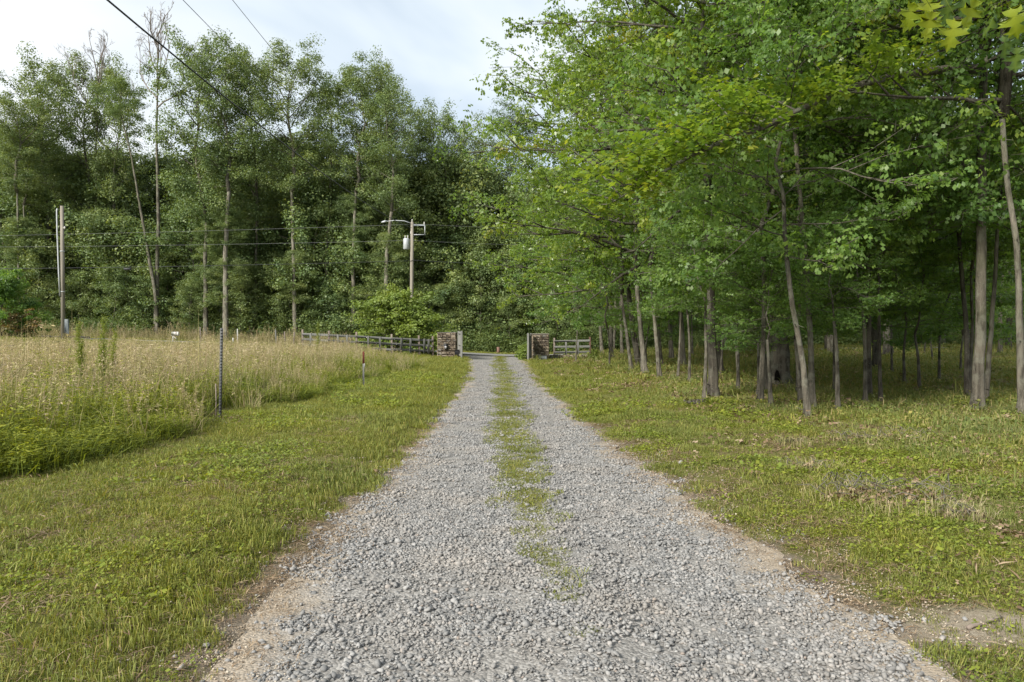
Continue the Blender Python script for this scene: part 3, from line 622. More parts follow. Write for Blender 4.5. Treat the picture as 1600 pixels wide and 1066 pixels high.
# ------------------------------------------------------------------ right-hand woods: the trunks one can tell apart
def gz_(x, y): return float(terr(x, y))
R_TREES = [
 # px, py base, width px, [(px, py) up the trunk], crown base z, kit, kit scale, bark, label
 (941, 555, 7, [(937, 500)], 4.0, 'E0', 1.1, 'B', 'slim grey trunk leaning beside the reddish fence post, nearest the right fence'),
 (956, 560, 8, [(954, 500)], 4.2, 'E1', 1.15, 'D', 'grey trunk with a swollen foot just right of the board fence'),
 (972, 555, 6, [(970, 490)], 6, 'T0', .6, 'B', 'thin upright trunk second behind the leaning dark trunk near the gate'),
 (987, 580, 7, [(980, 530), (972, 467)], 3.6, 'E2', .88, 'B', 'thin trunk leaning left in front of the dark leaning trunk near the gate'),
 (999, 574, 12, [(993, 540), (985, 490)], 4.4, 'E1', .88, 'D', 'thick dark trunk leaning left behind two thin ones near the gate'),
 (1008, 585, 11, [(1003, 520), (995, 447)], 4.0, 'E0', .9, 'P', 'pale smooth trunk at the edge of the lawn, leaning slightly left'),
 (1031, 592, 8, [(1026, 540), (1017, 442)], 4.0, 'E1', .8, 'B', 'slim brown trunk curving left, right of the pale smooth one'),
 (1034, 570, 5, [(1027, 480)], 6, 'U0', 1.2, 'B', 'thin stem standing close behind the slim curved brown trunk'),
 (1049, 563, 9, [(1047, 500), (1048, 440)], 6.5, 'T1', .7, 'D', 'upright dark trunk with a broad foot, left of a pale bent one'),
 (1067, 571, 11, [(1064, 500), (1057, 430)], 5.0, 'E2', .95, 'P', 'smooth pale trunk bending left with a mossy foot'),
 (1082, 558, 4, [(1081, 480)], 5, 'U1', 1.1, 'B', 'very thin stem between the pale bent trunk and the rough dark one'),
 (1115, 622, 18, [(1110, 500), (1107, 380), (1103, 280)], 5.0, 'E0', .78, 'D', 'rough dark trunk standing alone at the front of the woods by the drive'),
 (1126, 582, 10, [(1122, 500)], 7, 'T2', .7, 'D', 'dark trunk half hidden behind the rough dark one by the drive'),
 (1134, 548, 5, [(1133, 480)], 7, 'T0', .7, 'P', 'pale thin trunk far back at the left of the woodland clearing'),
 (1160, 547, 6, [(1160, 480)], 7, 'T3', .7, 'D', 'reddish thin trunk far back left of the hollow oak'),
 (1188, 629, 10, [(1187, 520), (1182, 400), (1170, 330)], 3.3, 'U2', 1.15, 'B', 'mossy slim trunk, left of a twin pair before the hollow oak'),
 (1198, 613, 9, [(1196, 500), (1192, 400)], 3.6, 'U0', 1.2, 'B', 'slim trunk touching the foot of the hollow oak, right of a twin pair'),
 (1262, 654, 12, [(1257, 590), (1252, 538), (1240, 497), (1226, 462), (1231, 432), (1226, 408)], 3.2, 'U1', .85, 'B', 'crooked slim trunk with an S bend, foremost in the woods'),
 (1270, 637, 11, [(1264, 540), (1257, 380), (1245, 240)], 6.2, 'E2', .8, 'B', 'straight slim trunk crossing right behind the S-bent trunk'),
 (1293, 549, 10, [(1290, 490), (1274, 380)], 8, 'T1', .8, 'D', 'dark trunk left of a pair deep in the clearing'),
 (1304, 555, 13, [(1299, 490), (1291, 440), (1283, 370)], 8, 'T2', .85, 'B', 'brown trunk leaning left, right of a pair deep in the clearing'),
 (1315, 541, 6, [(1314, 490)], 7, 'T3', .7, 'B', 'short-looking thin trunk just right of the deep pair'),
 (1334, 540, 5, [(1334, 480)], 7, 'T0', .7, 'B', 'lone thin trunk deep in the clearing left of the clustered dark trunks'),
 (1358, 623, 10, [(1358, 500), (1363, 380), (1366, 300)], 3.9, 'U2', 1.2, 'D', 'dark slim trunk on the left of two standing side by side mid-clearing'),
 (1376, 630, 7, [(1376, 500), (1375, 380)], 3.4, 'U0', 1.1, 'D', 'very slim mossy trunk on the right of two side by side mid-clearing'),
 (1368, 577, 11, [(1368, 480), (1372, 400)], 7, 'E1', .9, 'D', 'trunk seen between the two slim mid-clearing trunks'),
 (1387, 557, 16, [(1387, 470), (1394, 340), (1402, 220)], 9, 'T3', .95, 'D', 'stout dark trunk with flared roots behind the slim mid-clearing pair'),
 (1424, 540, 5, [(1424, 480)], 8, 'T1', .7, 'D', 'thin dark trunk deep in the woods left of a pale leaning one'),
 (1446, 540, 6, [(1450, 470), (1457, 408)], 8, 'T2', .7, 'P', 'pale thin trunk leaning right deep in the woods'),
 (1460, 540, 9, [(1459, 470), (1461, 400)], 8, 'T0', .8, 'D', 'dark trunk between the pale leaning one and a stout grey one'),
 (1472, 541, 12, [(1470, 480), (1466, 417)], 9, 'T3', .85, 'B', 'stout grey trunk far back, foot at the clearing edge'),
 (1484, 539, 6, [(1487, 480), (1493, 420)], 8, 'T1', .7, 'D', 'thin dark trunk leaning right beside the stout grey far one'),
 (1511, 623, 10, [(1509, 520), (1504, 394), (1502, 330)], 4.2, 'U1', 1.2, 'D', 'slim dark trunk immediately left of the lichen-spotted one'),
 (1527, 640, 20, [(1528, 500), (1532, 380), (1536, 130)], 7.9, 'E1', .85, 'B', 'stout trunk spotted with pale lichen at the right of the woods'),
 (1539, 629, 9, [(1543, 520), (1552, 397), (1557, 330)], 4.4, 'U2', 1.25, 'B', 'slim trunk leaning right from behind the lichen-spotted one'),
 (1574, 543, 7, [(1575, 470)], 8, 'T2', .7, 'D', 'dark trunk far back near the right border'),
 (1597, 650, 13, [(1592, 540), (1578, 380), (1566, 290)], 6.0, 'E2', .8, 'P', 'pale trunk leaning left at the right border of the view'),
]
KITS = {}
for i_, k in enumerate(K_TALL): KITS['T%d' % i_] = k
for i_, k in enumerate(K_EDGE): KITS['E%d' % i_] = k
for i_, k in enumerate(K_UND): KITS['U%d' % i_] = k
BK = {'B': M_BARK, 'D': M_BARKD, 'P': M_BARKP}
RT = {}
for (px, py, wp, ups, zc, kk, ks, bk, lab) in R_TREES:
    bx, by = at(px, py); bz = gz_(bx, by); r0 = wp/F*by/2*.78
    path = [(0, 0, 0)]
    for (ux, uy) in ups: path.append((X(ux, by)-bx, RNG.normal(0, .1), Z(uy, by)-bz))
    while len(path) > 2 and path[-1][2] > zc: path.pop()
    if path[-1][2] < zc-.2:
        a_, b_ = path[-2], path[-1]; sl_ = ((b_[0]-a_[0])/max(b_[2]-a_[2], .3))*.5; path.append((b_[0]+sl_*(zc-b_[2]), b_[1], zc))
    rot = None if kk[0] != 'E' else RNG.normal(0, .35)
    RT[px] = tree('tree', (bx, by, bz), path, [r0*1.05, r0*.85, r0*.72], BK[bk], KITS[kk], ks, ks*RNG.uniform(.95, 1.15), rot, lab)

# the broad hollow oak
bx, by = at(1216, 601); bz = gz_(bx, by)
oak = empty('hollow_oak', (bx, by, bz), 'broad old oak with a black hollow at its foot, thickest trunk in the woods', 'tree')
me, top = trunk_mesh([(0, 0, 0), (.02, 0, 2), (-.1, .1, 5), (-.15, 0, 8)], [.32, .26, .23, .20], M_BARK, 18); obj('trunk', me, oak)
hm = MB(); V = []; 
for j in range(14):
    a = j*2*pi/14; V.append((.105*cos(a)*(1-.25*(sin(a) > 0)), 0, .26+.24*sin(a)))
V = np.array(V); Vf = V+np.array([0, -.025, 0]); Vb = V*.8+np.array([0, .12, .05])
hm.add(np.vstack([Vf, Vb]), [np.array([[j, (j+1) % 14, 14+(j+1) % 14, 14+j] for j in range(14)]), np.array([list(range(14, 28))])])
hm.add(Vf+np.array([0, -.002, 0]), [np.array([list(range(14))])])  # face across the opening, the hollow's darkness painted flat
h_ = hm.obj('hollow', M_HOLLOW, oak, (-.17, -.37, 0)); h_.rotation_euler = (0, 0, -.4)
for nm, d in (('branches', K_EDGE[1]['b']), ('crown', K_EDGE[1]['f'])):
    o = obj(nm, d, oak, tuple(top)); o.scale = (1.15, 1.15, 1.1); o.rotation_euler = (0, 0, 2)

# deeper rows of the right-hand woods: counted trees without a mark of their own
rr = np.random.default_rng(55); n_deep = 0
def far_tree(x, y, zc, k, ks, kz, r, m_, name, label, group, lean=.0):
    z = gz_(x, y); return tree(name, (x, y, z), [(0, 0, 0), (rr.normal(0, .02)*zc, 0, zc*.5), (rr.normal(0, .04)*zc+lean, 0, zc)], [r, r*.85, r*.7], m_, k, ks, kz, rr.uniform(0, 6.28), label, 'tree', group)
for (yr, xs_, step) in ((54, (16, 44), 10), (66, (10, 56), 6), (76, (7, 62), 5), (86, (5, 72), 5.5)):
    x = xs_[0]
    while x < xs_[1]:
        yy = yr+rr.uniform(-3.5, 3.5); xx = x+rr.uniform(-1.5, 1.5)
        if yy > 57 and yy < 68: yy += 10 if yy > 62 else -5
        far_tree(xx, yy, rr.uniform(7, 10), K_TALL[rr.integers(4)], rr.uniform(.8, 1.05), rr.uniform(.7, .95), rr.uniform(.11, .2), [M_BARK, M_BARKD][rr.integers(2)], 'forest_tree', 'leafy tree standing deep in the shaded woods to the right', 'trees deep in the right-hand woods')
        x += step*rr.uniform(.7, 1.3)
for (x, y, zc, ks) in ((9, 33, 2.6, 1), (17, 34, 2.5, 1), (24, 42, 2.5, 1), (12.5, 26, 2.7, .95), (28, 50, 2.4, 1.2), (33, 52, 2.4, 1.1), (8, 47, 2.2, 1.1), (14, 52, 2, 1.2), (22, 56, 2, 1.2), (38, 56, 2, 1.2), (30, 40, 2.6, 1.1), 
                       (8.3, 17.3, 2.3, .5), (5.7, 16.2, 1.5, .42), (6.9, 15.6, 1.9, .40), (6.5, 19.4, 1.4, .5), (4.75, 18.2, 2.2, .42), (8.0, 20.6, 1.5, .55), (11.9, 21.5, 1.7, .6), (14.8, 25.5, 1.6, .8), (19.5, 32, 1.6, .95), (6.6, 21.5, 2.2, .55), (10.8, 22.5, 2.1, .7), (5.9, 24.5, 2.3, .6), (12.8, 24, 2.0, .8), (9.6, 26.5, 1.9, .8), (4.9, 37, 2.0, .9), (7.5, 41, 2.0, 1.), (6.2, 27.5, 2.6, .8), (8.2, 29, 2.3, 1), (10.5, 30, 2.2, 1), (6.9, 17.6, 3.2, .62), (9.2, 21, 3.0, .8), (14.5, 23, 2.9, .9), (16, 31, 2.2, 1.1), (11, 36, 2.2, 1), (3.9, 45, 2.4, 1), (12, 60-4, 1.8, 1.2), (17.5, 40, 2.0, 1.1), (13.4, 18.5, 3.4, .8), (7.4, 24, 2.9, .85), (12.4, 20, 3.4, .8)):
    far_tree(x, y, zc, K_UND[rr.integers(3)], ks, ks, .045, M_BARK, 'understory_tree', 'slender young tree with layered sprays of leaves under the taller woods', 'young understory trees in the right-hand woods')

# ------------------------------------------------------------------ woods across the road
L_TREES = [
 # px, d, trunk width px, [(px, py)...], crown top py, crown scale xy, bark, label
 (30, 71, 4, [(29, 400), (27, 300)], 165, .75, 'P', 'thin pale trunk at the far left of the woods, left of the short utility pole'),
 (41, 73, 3.5, [(40, 400), (37, 320)], 185, .7, 'P', 'second thin pale trunk left of the short utility pole'),
 (75, 76, 7, [(75, 400), (74, 300)], 122, 1.0, 'D', 'tall round-headed tree rising above the short utility pole'),
 (135, 78, 7, [(135, 400), (137, 300)], 112, .95, 'D', 'tall broad tree in front of which dead twigs stick out of the top'),
 (178, 76, 6, [(178, 400), (180, 300)], 128, .85, 'B', 'tall tree left of the bare-topped one'),
 (322, 70, 8, [(321, 400), (312, 290)], 86, 1.0, 'B', 'tall tree with a brown bent trunk behind the steel post'),
 (353, 69, 9, [(352, 400), (356, 320), (352, 240)], 82, .95, 'P', 'tall tree with a pale forked-looking trunk behind the steel post'),
 (400, 74, 6, [(400, 400), (398, 250)], 105, .85, 'B', 'tall tree between the pale-trunked one and the highest crown in the middle'),
 (462, 71, 7, [(458, 380), (456, 300), (459, 200)], 90, 1.0, 'P', 'tall slender tree with mottled pale trunk above the board fence end'),
 (512, 74, 7, [(510, 400), (507, 300)], 125, .8, 'B', 'tall grey-trunked tree right of the mottled one'),
 (553, 72, 7, [(552, 400), (556, 300), (560, 240)], 114, .95, 'P', 'tall tree with pale trunk left of the curved white trunk'),
 (600, 75, 6, [(600, 420), (598, 300)], 125, .8, 'B', 'tall round-headed tree behind the curved white trunk'),
 (603, 70, 8, [(604, 400), (612, 330), (626, 270), (636, 220)], 158, .75, 'P', 'tree with a curved white trunk leaning right beside the utility pole'),
 (690, 78, 7, [(688, 400), (684, 300)], 180, .85, 'B', 'lower tree right of the tall utility pole'),
 (730, 80, 7, [(730, 400), (730, 320)], 208, .85, 'D', 'tree above the left stone pillar where the skyline drops'),
 (778, 84, 7, [(778, 400), (778, 330)], 226, .85, 'D', 'tree at the low point of the skyline above the drive'),
]
for (px, d, wp, ups, topy, ks, bk, lab) in L_TREES:
    bx = X(px, d); bz = gz_(bx, d); r0 = wp/F*d/2; ztop = Z(topy, d)-bz; zc = ztop*(.52 if bk == 'P' else .42)
    path = [(0, 0, 0)]+[(X(u, d)-bx, 0, Z(v, d)-bz) for u, v in ups]
    while len(path) > 2 and path[-1][2] > zc+3: path.pop()
    if path[-1][2] < zc: path.append((path[-1][0]+.1, 0, zc))
    hk = ztop-path[-1][2]
    t_ = tree('tree', (bx, d, bz), path, [r0*1.05, r0*.8, r0*.58], BK[bk], K_TALL[rr.integers(4)], ks, hk/13, rr.uniform(0, 6.28), lab)
    for q in range(2):
        zz = path[-1][2]*rr.uniform(.35, .85); i3 = np.array(path); kx = K_MID[rr.integers(3)]
        o = obj('lower_crown', kx['f'], t_, (float(np.interp(zz, i3[:, 2], i3[:, 0])), .4, zz-1.5)); o.scale = (.55, .5, .5); o.rotation_euler = (0, 0, rr.uniform(0, 6.28))

def bare(name, base, H, r0, nl, Lr, seed, label, z0=.6):
    global RNG
    RNG = np.random.default_rng(seed); e_ = empty(name, base, label, 'tree')
    m = MB(); n = 14; P = np.zeros((n, 3)); P[:, 2] = np.linspace(-.1, H, n); P[1:, 0] = np.cumsum(RNG.normal(0, .06, n-1)); m.tube(P, np.linspace(r0, .035, n), 9, .5, wob=.04); m.obj('trunk', M_BARK, e_, smooth=True)
    b = MB()
    def rec(p, az, el, L_, r, lvl):
        q = [p]; 
        for j in range(5): az += RNG.normal(0, .2); el += RNG.normal(.05, .13); q.append(q[-1]+np.array([cos(az)*cos(el), sin(az)*cos(el), sin(el)])*L_/5)
        b.tube(q, np.linspace(r, r*.45, 6), 4 if lvl else 5, .5, False)
        if lvl < 4:
            for j in range(3): rec(q[RNG.integers(2, 6)], az+RNG.choice([-1, 1])*RNG.uniform(.3, 1.0), el+RNG.normal(.05, .25), L_*RNG.uniform(.38, .65), max(r*.5, .013), lvl+1)
    for i in range(nl):
        t = z0+(1-z0)*(i+.5)/nl; p = np.array([np.interp(t*H, P[:, 2], P[:, 0]), 0, t*H]); rec(p, i*2.4+RNG.normal(0, .4), radians(RNG.uniform(35, 65)), Lr*(1.15-.6*(t-z0)/(1-z0)), r0*.35, 0)
    b.obj('branches', M_DEAD, e_); return e_
d = 71; bare('dead_tree', (X(244, d), d, gz_(X(244, d), d)), Z(50, d)-1.3, .24, 9, 3.8, 12, 'tall dead tree with a bare twiggy top against the sky', .74)
d = 77; bare('dead_tree', (X(152, d), d, gz_(X(152, d), d)), Z(100, d)-1.3, .2, 9, 4.2, 15, 'dead tree whose bare twigs poke from the broad left crown', .72)
# second, leaning stem of the bare-topped tree
d = 70.6; bx = X(246, d); tree('leaning_tree', (bx, d, gz_(bx, d)), [(0, 0, 0)]+[(X(u, d)-bx, 0, Z(v, d)-1.2) for u, v in ((243, 460), (232, 400), (218, 320), (204, 240), (190, 185))], [.19, .15, .09, .05], M_BARK, K_MID[1], .7, .45, None, 'leaning bare-sided tree crossing left from the dead one')
d = 70.3
for (pts, r, lab) in (([(178, 270), (195, 292), (212, 312), (216, 318)], .07, 'bare broken limb slanting down to the leaning tree'),): pass

rr = np.random.default_rng(77)
for (yr, x0, x1, step, zc, top_) in ((82, -64, 4, 4.6, 10, 21), (92, -72, 12, 5.2, 10, 22.5)):
    x = x0
    while x < x1:
        yy = yr+rr.uniform(-3, 3); px_ = 800+x/yy*F
        tp = np.interp(px_, [0, 640, 700, 800, 1000], [21, 21, 17.5, 16, 17])+rr.uniform(-2, 1.5)
        if 190 < px_ < 240: tp -= 3
        far_tree(x+rr.uniform(-1, 1), yy, tp*.42, K_TALL[rr.integers(4)], rr.uniform(.85, 1.1), tp*.58/13, .17, M_BARK, 'forest_tree', 'tree in the back rows of the woods across the road', 'back rows of the woods across the road')
        x += step*rr.uniform(.75, 1.25)
for (yr, x0, x1, step, sc0) in ((72, -58, 14, 4.0, .8), (75, -58, 14, 3.4, 1.3), (79, -60, 62, 3.6, 1.75), (86, -68, 68, 4.2, 2.1)):
    x = x0
    while x < x1:
        yy = yr+rr.uniform(-1.2, 1.2); s_ = sc0*rr.uniform(.75, 1.2)
        far_tree(x, yy, rr.uniform(.9, 2.2)*s_, K_MID[rr.integers(3)], s_, s_*rr.uniform(.9, 1.15), .07, M_BARKD, 'understory_tree', 'bushy young tree low down in the front of the far woods', 'bushy young trees at the foot of the far woods')
        x += step*rr.uniform(.7, 1.2)
# low dense undergrowth that closes the foot of the woods
RNG = np.random.default_rng(91)
und = []
for k in range(4):
    m = MB(); n = 2600; a = RNG.uniform(0, 6.28, n); e2 = np.arccos(RNG.uniform(0, 1, n)); r = RNG.uniform(.55, 1.05, n)*(1+.2*np.sin(a*3+k))
    C = np.stack([r*np.sin(e2)*np.cos(a), r*np.sin(e2)*np.sin(a), r*np.cos(e2)*1.0], 1); leaves(m, C, .062, T_FAR, np.clip(RNG.normal(.42, .2, n), 0, .9), .9); und.append(m)
x, y = samp(-62, 66, 70.5, 92, .8, lambda x, y: ((y > 71.5) | (RNG.random(len(y)) < .6)).astype(float))
P, S, R = place(x, y, np.full(len(x), 1.6), .1, 0, .35); scatter('undergrowth', und, P, M_FAR, S, R, '')
# the mass of the woods far behind, too deep to tell one tree from another
n = 1500; x = RNG.uniform(-95, 100, n); y = RNG.uniform(94, 122, n); pxx = 800+x/y*F
hm_ = np.interp(pxx, [0, 620, 700, 800, 1000], [19, 18, 15, 13.5, 15])-2.2; hz = hm_*RNG.random(n)
P = np.stack([x, y, terr(x, y)+hz-1], 1); q = RNG.uniform(2.0, 3.2, n); S = np.stack([q, q, q*.85], 1); R = np.stack([0*q, 0*q, RNG.uniform(0, 6.28, n)], 1); scatter('distant_woods', und, P, M_FAR, S, R, '')

# ------------------------------------------------------------------ shrubs and single plants
def shrub(name, loc, s, m_leaf, label, seed, H=2.4, R_=2.3, n=30, leaf=.13, cat='bush', per=22, arch=.12):
    k = kit('s', seed, H, R_, n, (25, 80), leaf=leaf, per=per, spread=.2, m_leaf=m_leaf, m_bark=M_BARKD, prof=lambda t: .9*(1-t)**.5+.25, nsec=6, nanch=4, r0=.05, down=arch, flat=.7)
    e_ = empty(name, loc, label, cat)
    for nm, d in (('branches', k['b']), ('foliage', k['f'])):
        o = obj(nm, d, e_); o.scale = s
    return e_
x, y = X(620, 53.2), 53.2; shrub('bush', (x, y, gz_(x, y)-.1), (1.35, .95, 1.15), M_SHRUB, 'big arching yellow-green bush spilling over the left board fence', 610, 3.2, 2.5, 44)
x, y = X(618, 55.5), 55.5; shrub('bush', (x, y, gz_(x, y)), (.95, .8, 1.5), M_SHRUB, 'upright rounded green bush rising behind the arching one', 611, 2.7, 2.2, 34)
x, y = X(655, 54.5), 54.5; shrub('bush', (x, y, gz_(x, y)), (.8, .8, .95), M_UND, 'dark green bush beside the left stone pillar', 612, 2.3, 2.0, 30)
x, y = X(820, 51.5), 51.5; shrub('fern_bush', (x, y, gz_(x, y)-.05), (.32, .32, .42), M_SHRUB, 'small bright green plant at the left foot of the right pillar', 613, 1.9, 1.7, 26, .2)
x, y = X(4, 58), 58; shrub('bush', (x, y, gz_(x, y)), (1.1, 1.1, 1.35), M_UND, 'green bush cut by the left border of the view', 614, 3.2, 2.3, 36)
x, y = X(28, 57), 57; shrub('bush', (x, y, gz_(x, y)), (.8, .8, .85), M_RED, 'bush turning rusty red near the left border', 615, 2.0, 1.7, 16, .13, per=9)
for (px, py, s_, lab) in ():
    x, y = at(px, py); shrub('weed_clump', (x, y, gz_(x, y)), (s_, s_, s_*.65), M_STRAW, lab, 616+px, 1.9, 1.4, 26, .12, 'plant')
for (px, py, lab) in ((888, 556, 'small light green sapling in front of the right board fence'), (929, 562, 'low pale green leafy plant at the foot of the reddish post')):
    x, y = at(px, py); shrub('small_plant', (x, y, gz_(x, y)), (.3, .3, .3), M_SHRUB, lab, 800+px, 1.9, 1.2, 12, .2, 'plant', per=8)

def fennel(px, py, topy, label, seed, lean=0.):
    """tall feathery weed: several stems with upswept thread leaves"""
    global RNG
    RNG = np.random.default_rng(seed)
    x, y = at(px, py); z = gz_(x, y); H = Z(topy, y)-z; e_ = empty('tall_weed', (x, y, z), label, 'weed'); st = MB(); lf = MB()
    for j in range(2):
        h = H*(1 if j == 0 else RNG.uniform(.7, .85)); l = lean+RNG.normal(0, .05); P = np.array([(j*.03, 0, 0), (l*h*.3, RNG.normal(0, .03), h*.5), (l*h, 0, h)]); st.tube(P, [.011, .008, .003], 5, .2, False)
        q = int(70*h/2)
        for u in np.linspace(.3, .98, q):
            p = P[0]+(P[1]-P[0])*min(u*2, 1)+(P[2]-P[1])*max(u*2-1, 0); a = RNG.uniform(0, 6.28); L_ = (.12+.34*(1-u)*min(1, (u-.1)*3))*RNG.uniform(.6, 1.1)
            t1 = p+np.array([cos(a)*L_*.38, sin(a)*L_*.38, L_*.9]); st.tube([p, (p+t1)/2+np.array([cos(a), sin(a), 0])*L_*.1, t1], [.003, .002, .001], 3, .4, False)
            n = 16; w_ = RNG.random(n)[:, None]; C = p+(t1-p)*w_+RNG.normal(0, .018, (n, 3)); leaves(lf, C, .05, (T_FAR[0]*np.array([1, .22, 1]), T_FAR[1]), RNG.uniform(.2, .9, n), 1.4)
    st.obj('stem', M_WEED, e_); lf.obj('foliage', M_WEED, e_)
fennel(128, 655, 508, 'tall feathery weed in the field, left of a pair', 31, -.02)
fennel(160, 660, 500, 'tallest feathery weed in the field, right of a pair', 32, -.03)
fennel(172, 640, 520, 'thin feathery weed close behind the tallest one', 33, .05)
fennel(497, 575, 505, 'feathery weed before the end of the left board fence', 34)
for (px, py, tp, lab, sd) in ((1213, 692, 655, 'small upright yellow-green seedling in the grass by the S-bent trunk', 41), (1470, 890, 838, 'thin weed sprouting beside the fallen forked stick', 43)):
    x, y = at(px, py); h = (py-tp)/F*y; e_ = empty('seedling', (x, y, gz_(x, y)), lab, 'plant'); st = MB(); st.tube([(0, 0, 0), (.01, 0, h)], [.004, .002], 4, .3, False); st.obj('stem', M_WEED, e_)
    lf = MB(); n = 34; u = RNG.random(n)[:, None]; leaves(lf, np.array([[0, 0, .04]])+u*np.array([[.01, 0, h]])+RNG.normal(0, .022, (n, 3)), .032, T_FAR, RNG.uniform(.2, .9, n), .7); lf.obj('leaves', M_WEED, e_)

# ------------------------------------------------------------------ posts, fences, pillars
def sit(x, y): return (x, y, gz_(x, y))
# dark steel T-post standing in the weeds
x, y = at(344, 655); H = Z(513, y)-gz_(x, y); e_ = empty('steel_fence_post', sit(x, y), 'dark studded steel post standing in the weeds at the left', 'post'); e_.rotation_euler = (0, radians(.9), 0)
m = MB(); m.box((0, 0, H/2-.1), (.05, .008, H+.2), tint=.5); m.box((0, .022, H/2-.1), (.006, .038, H+.2)); m.obj('shaft', M_TPOST, e_)
m = MB()
for j in range(int(H/.054)): m.box((0, -.008, .04+j*.054), (.03, .012, .022))
tag(m.obj('studs', M_TPOST, e_), kind='stuff')
x2, y2 = at(337, 655); e_ = empty('wooden_stake', sit(x2, y2), 'short thin wooden stake just left of the dark steel post', 'stake'); m = MB(); m.tube([(0, 0, -.1), (.01, 0, .3), (0, 0, .62)], [.012, .011, .009], 6); m.obj('shaft', M_POST, e_)
x, y = at(568, 605); H = Z(552, y)-gz_(x, y); e_ = empty('marker_post', sit(x, y), 'thin marker post with a faded red top at the field edge', 'post')
m = MB(); m.box((0, 0, H*.32), (.05, .04, H*.64+.1), tint=.8, bev=.006); m.obj('shaft', M_RAIL, e_); m = MB(); m.box((0, 0, H*.64+.05+H*.18), (.052, .042, H*.36), bev=.006); m.obj('red_top', M_RUST, e_)
m = MB(); m.box((.03, .0, H*.64), (.02, .07, .12), bev=.004); m.obj('tie', M_WHITE, e_)
for (px, tp, d, w_, mm, lab) in ((313, 511, 58, .07, M_POST, 'thin stake by the woods, left of the steel post'), (364, 528, 58, .09, M_WHITE, 'short pale stake right of the steel post'), (371, 514, 58.5, .08, M_WHITE, 'taller pale stake right of the steel post'),
                                 (431, 515, 56, .09, M_RAIL, 'leaning grey stake left of the board fence'), (445, 518, 57, .08, M_POST, 'brown stake between the leaning grey one and the board fence'), (459, 519, 57, .08, M_POST, 'brown stake nearest the left end of the board fence')):
    x = X(px, d); z = gz_(x, d); H = Z(tp, d)-z; e_ = empty('stake', (x, d, z), lab, 'stake', 'stakes along the far verge'); m = MB(); m.box((0, 0, H/2-.05), (w_, w_, H+.1), bev=.01, tint=RNG.random(), ry=RNG.normal(0, .04)); m.obj('shaft', mm, e_)

def board_fence(name, pts, label, ph=1.35, rails=(.35, .72, 1.09), post_mats=None, battens=2, lead=(M_RAIL, M_POST)):
    e_ = empty(name, (pts[0][0], pts[0][1], 0), label, 'fence'); ox, oy = pts[0]
    for i_, (x, y) in enumerate(pts):
        z = gz_(x, y); m = MB(); m.box((0, 0, ph/2-.1), (.13, .13, ph+.2), bev=.012, tint=RNG.random(), ry=RNG.normal(0, .012)); m.obj('post', (post_mats or {}).get(i_, lead[1]), e_, (x-ox, y-oy, z))
    for (x0, y0), (x1, y1) in zip(pts[:-1], pts[1:]):
        L_ = math.hypot(x1-x0, y1-y0); a = math.atan2(y1-y0, x1-x0); z0, z1 = gz_(x0, y0), gz_(x1, y1); s_ = math.atan2(z1-z0, L_)
        nx_, ny_ = sin(a), -cos(a)
        for h in rails:
            m = MB(); m.box((0, 0, 0), (L_-.02, .035, .15), bev=.005, tint=RNG.random(), jit=.002)
            o = m.obj('rail', lead[0], e_, ((x0+x1)/2-ox+nx_*.086, (y0+y1)/2-oy+ny_*.086, (z0+z1)/2+h)); o.rotation_euler = (RNG.normal(0, .01), -s_+RNG.normal(0, .006), a)
        for b in range(battens):
            u = (b+1)/(battens+1); m = MB(); m.box((0, 0, 0), (.13, .03, 1.0), bev=.004, tint=RNG.random())
            o = m.obj('batten', lead[0], e_, (x0+(x1-x0)*u-ox+nx_*.122, y0+(y1-y0)*u-oy+ny_*.122, z0+(z1-z0)*u+.68)); o.rotation_euler = (0, 0, a)
    return e_
lp = [(X(473, 50.5), 50.5), (X(514, 50), 50), (X(557, 50), 50), (X(612, 50.3), 50.3), (X(655, 51), 51), (X(676, 51.4), 51.4)]
board_fence('board_fence', lp, 'grey weathered three-rail board fence left of the gate', 1.4)
rp = [(X(866, 54), 54), (X(922, 53.6), 53.6)]
board_fence('board_fence', rp, 'short grey three-rail board fence right of the gate with a reddish end post', 1.5, post_mats={1: M_RPOST}, rails=(.42, .82, 1.24))
# low stone kerb under the right fence
def stones_row(x0, x1, y, z0, h, e_, mat_=M_STONE, t=(.7, 1.)):
    m = MB(); x = x0
    while x < x1: w_ = RNG.uniform(.18, .4); m.box((x+w_/2, y+RNG.normal(0, .02), z0+h/2), (w_-.02, .3, h*RNG.uniform(.8, 1.1)), tint=RNG.uniform(*t), jit=.012, bev=.03); x += w_
    return m
ks_ = empty('low_stone_kerb', sit(X(858, 52), 52), 'low pale stone kerb under the right board fence', 'kerb'); bz = ks_.location.z
m = stones_row(0, 2.7, 0, .0, .30, ks_); tag(m.obj('stones', M_STONE, ks_), kind='stuff')

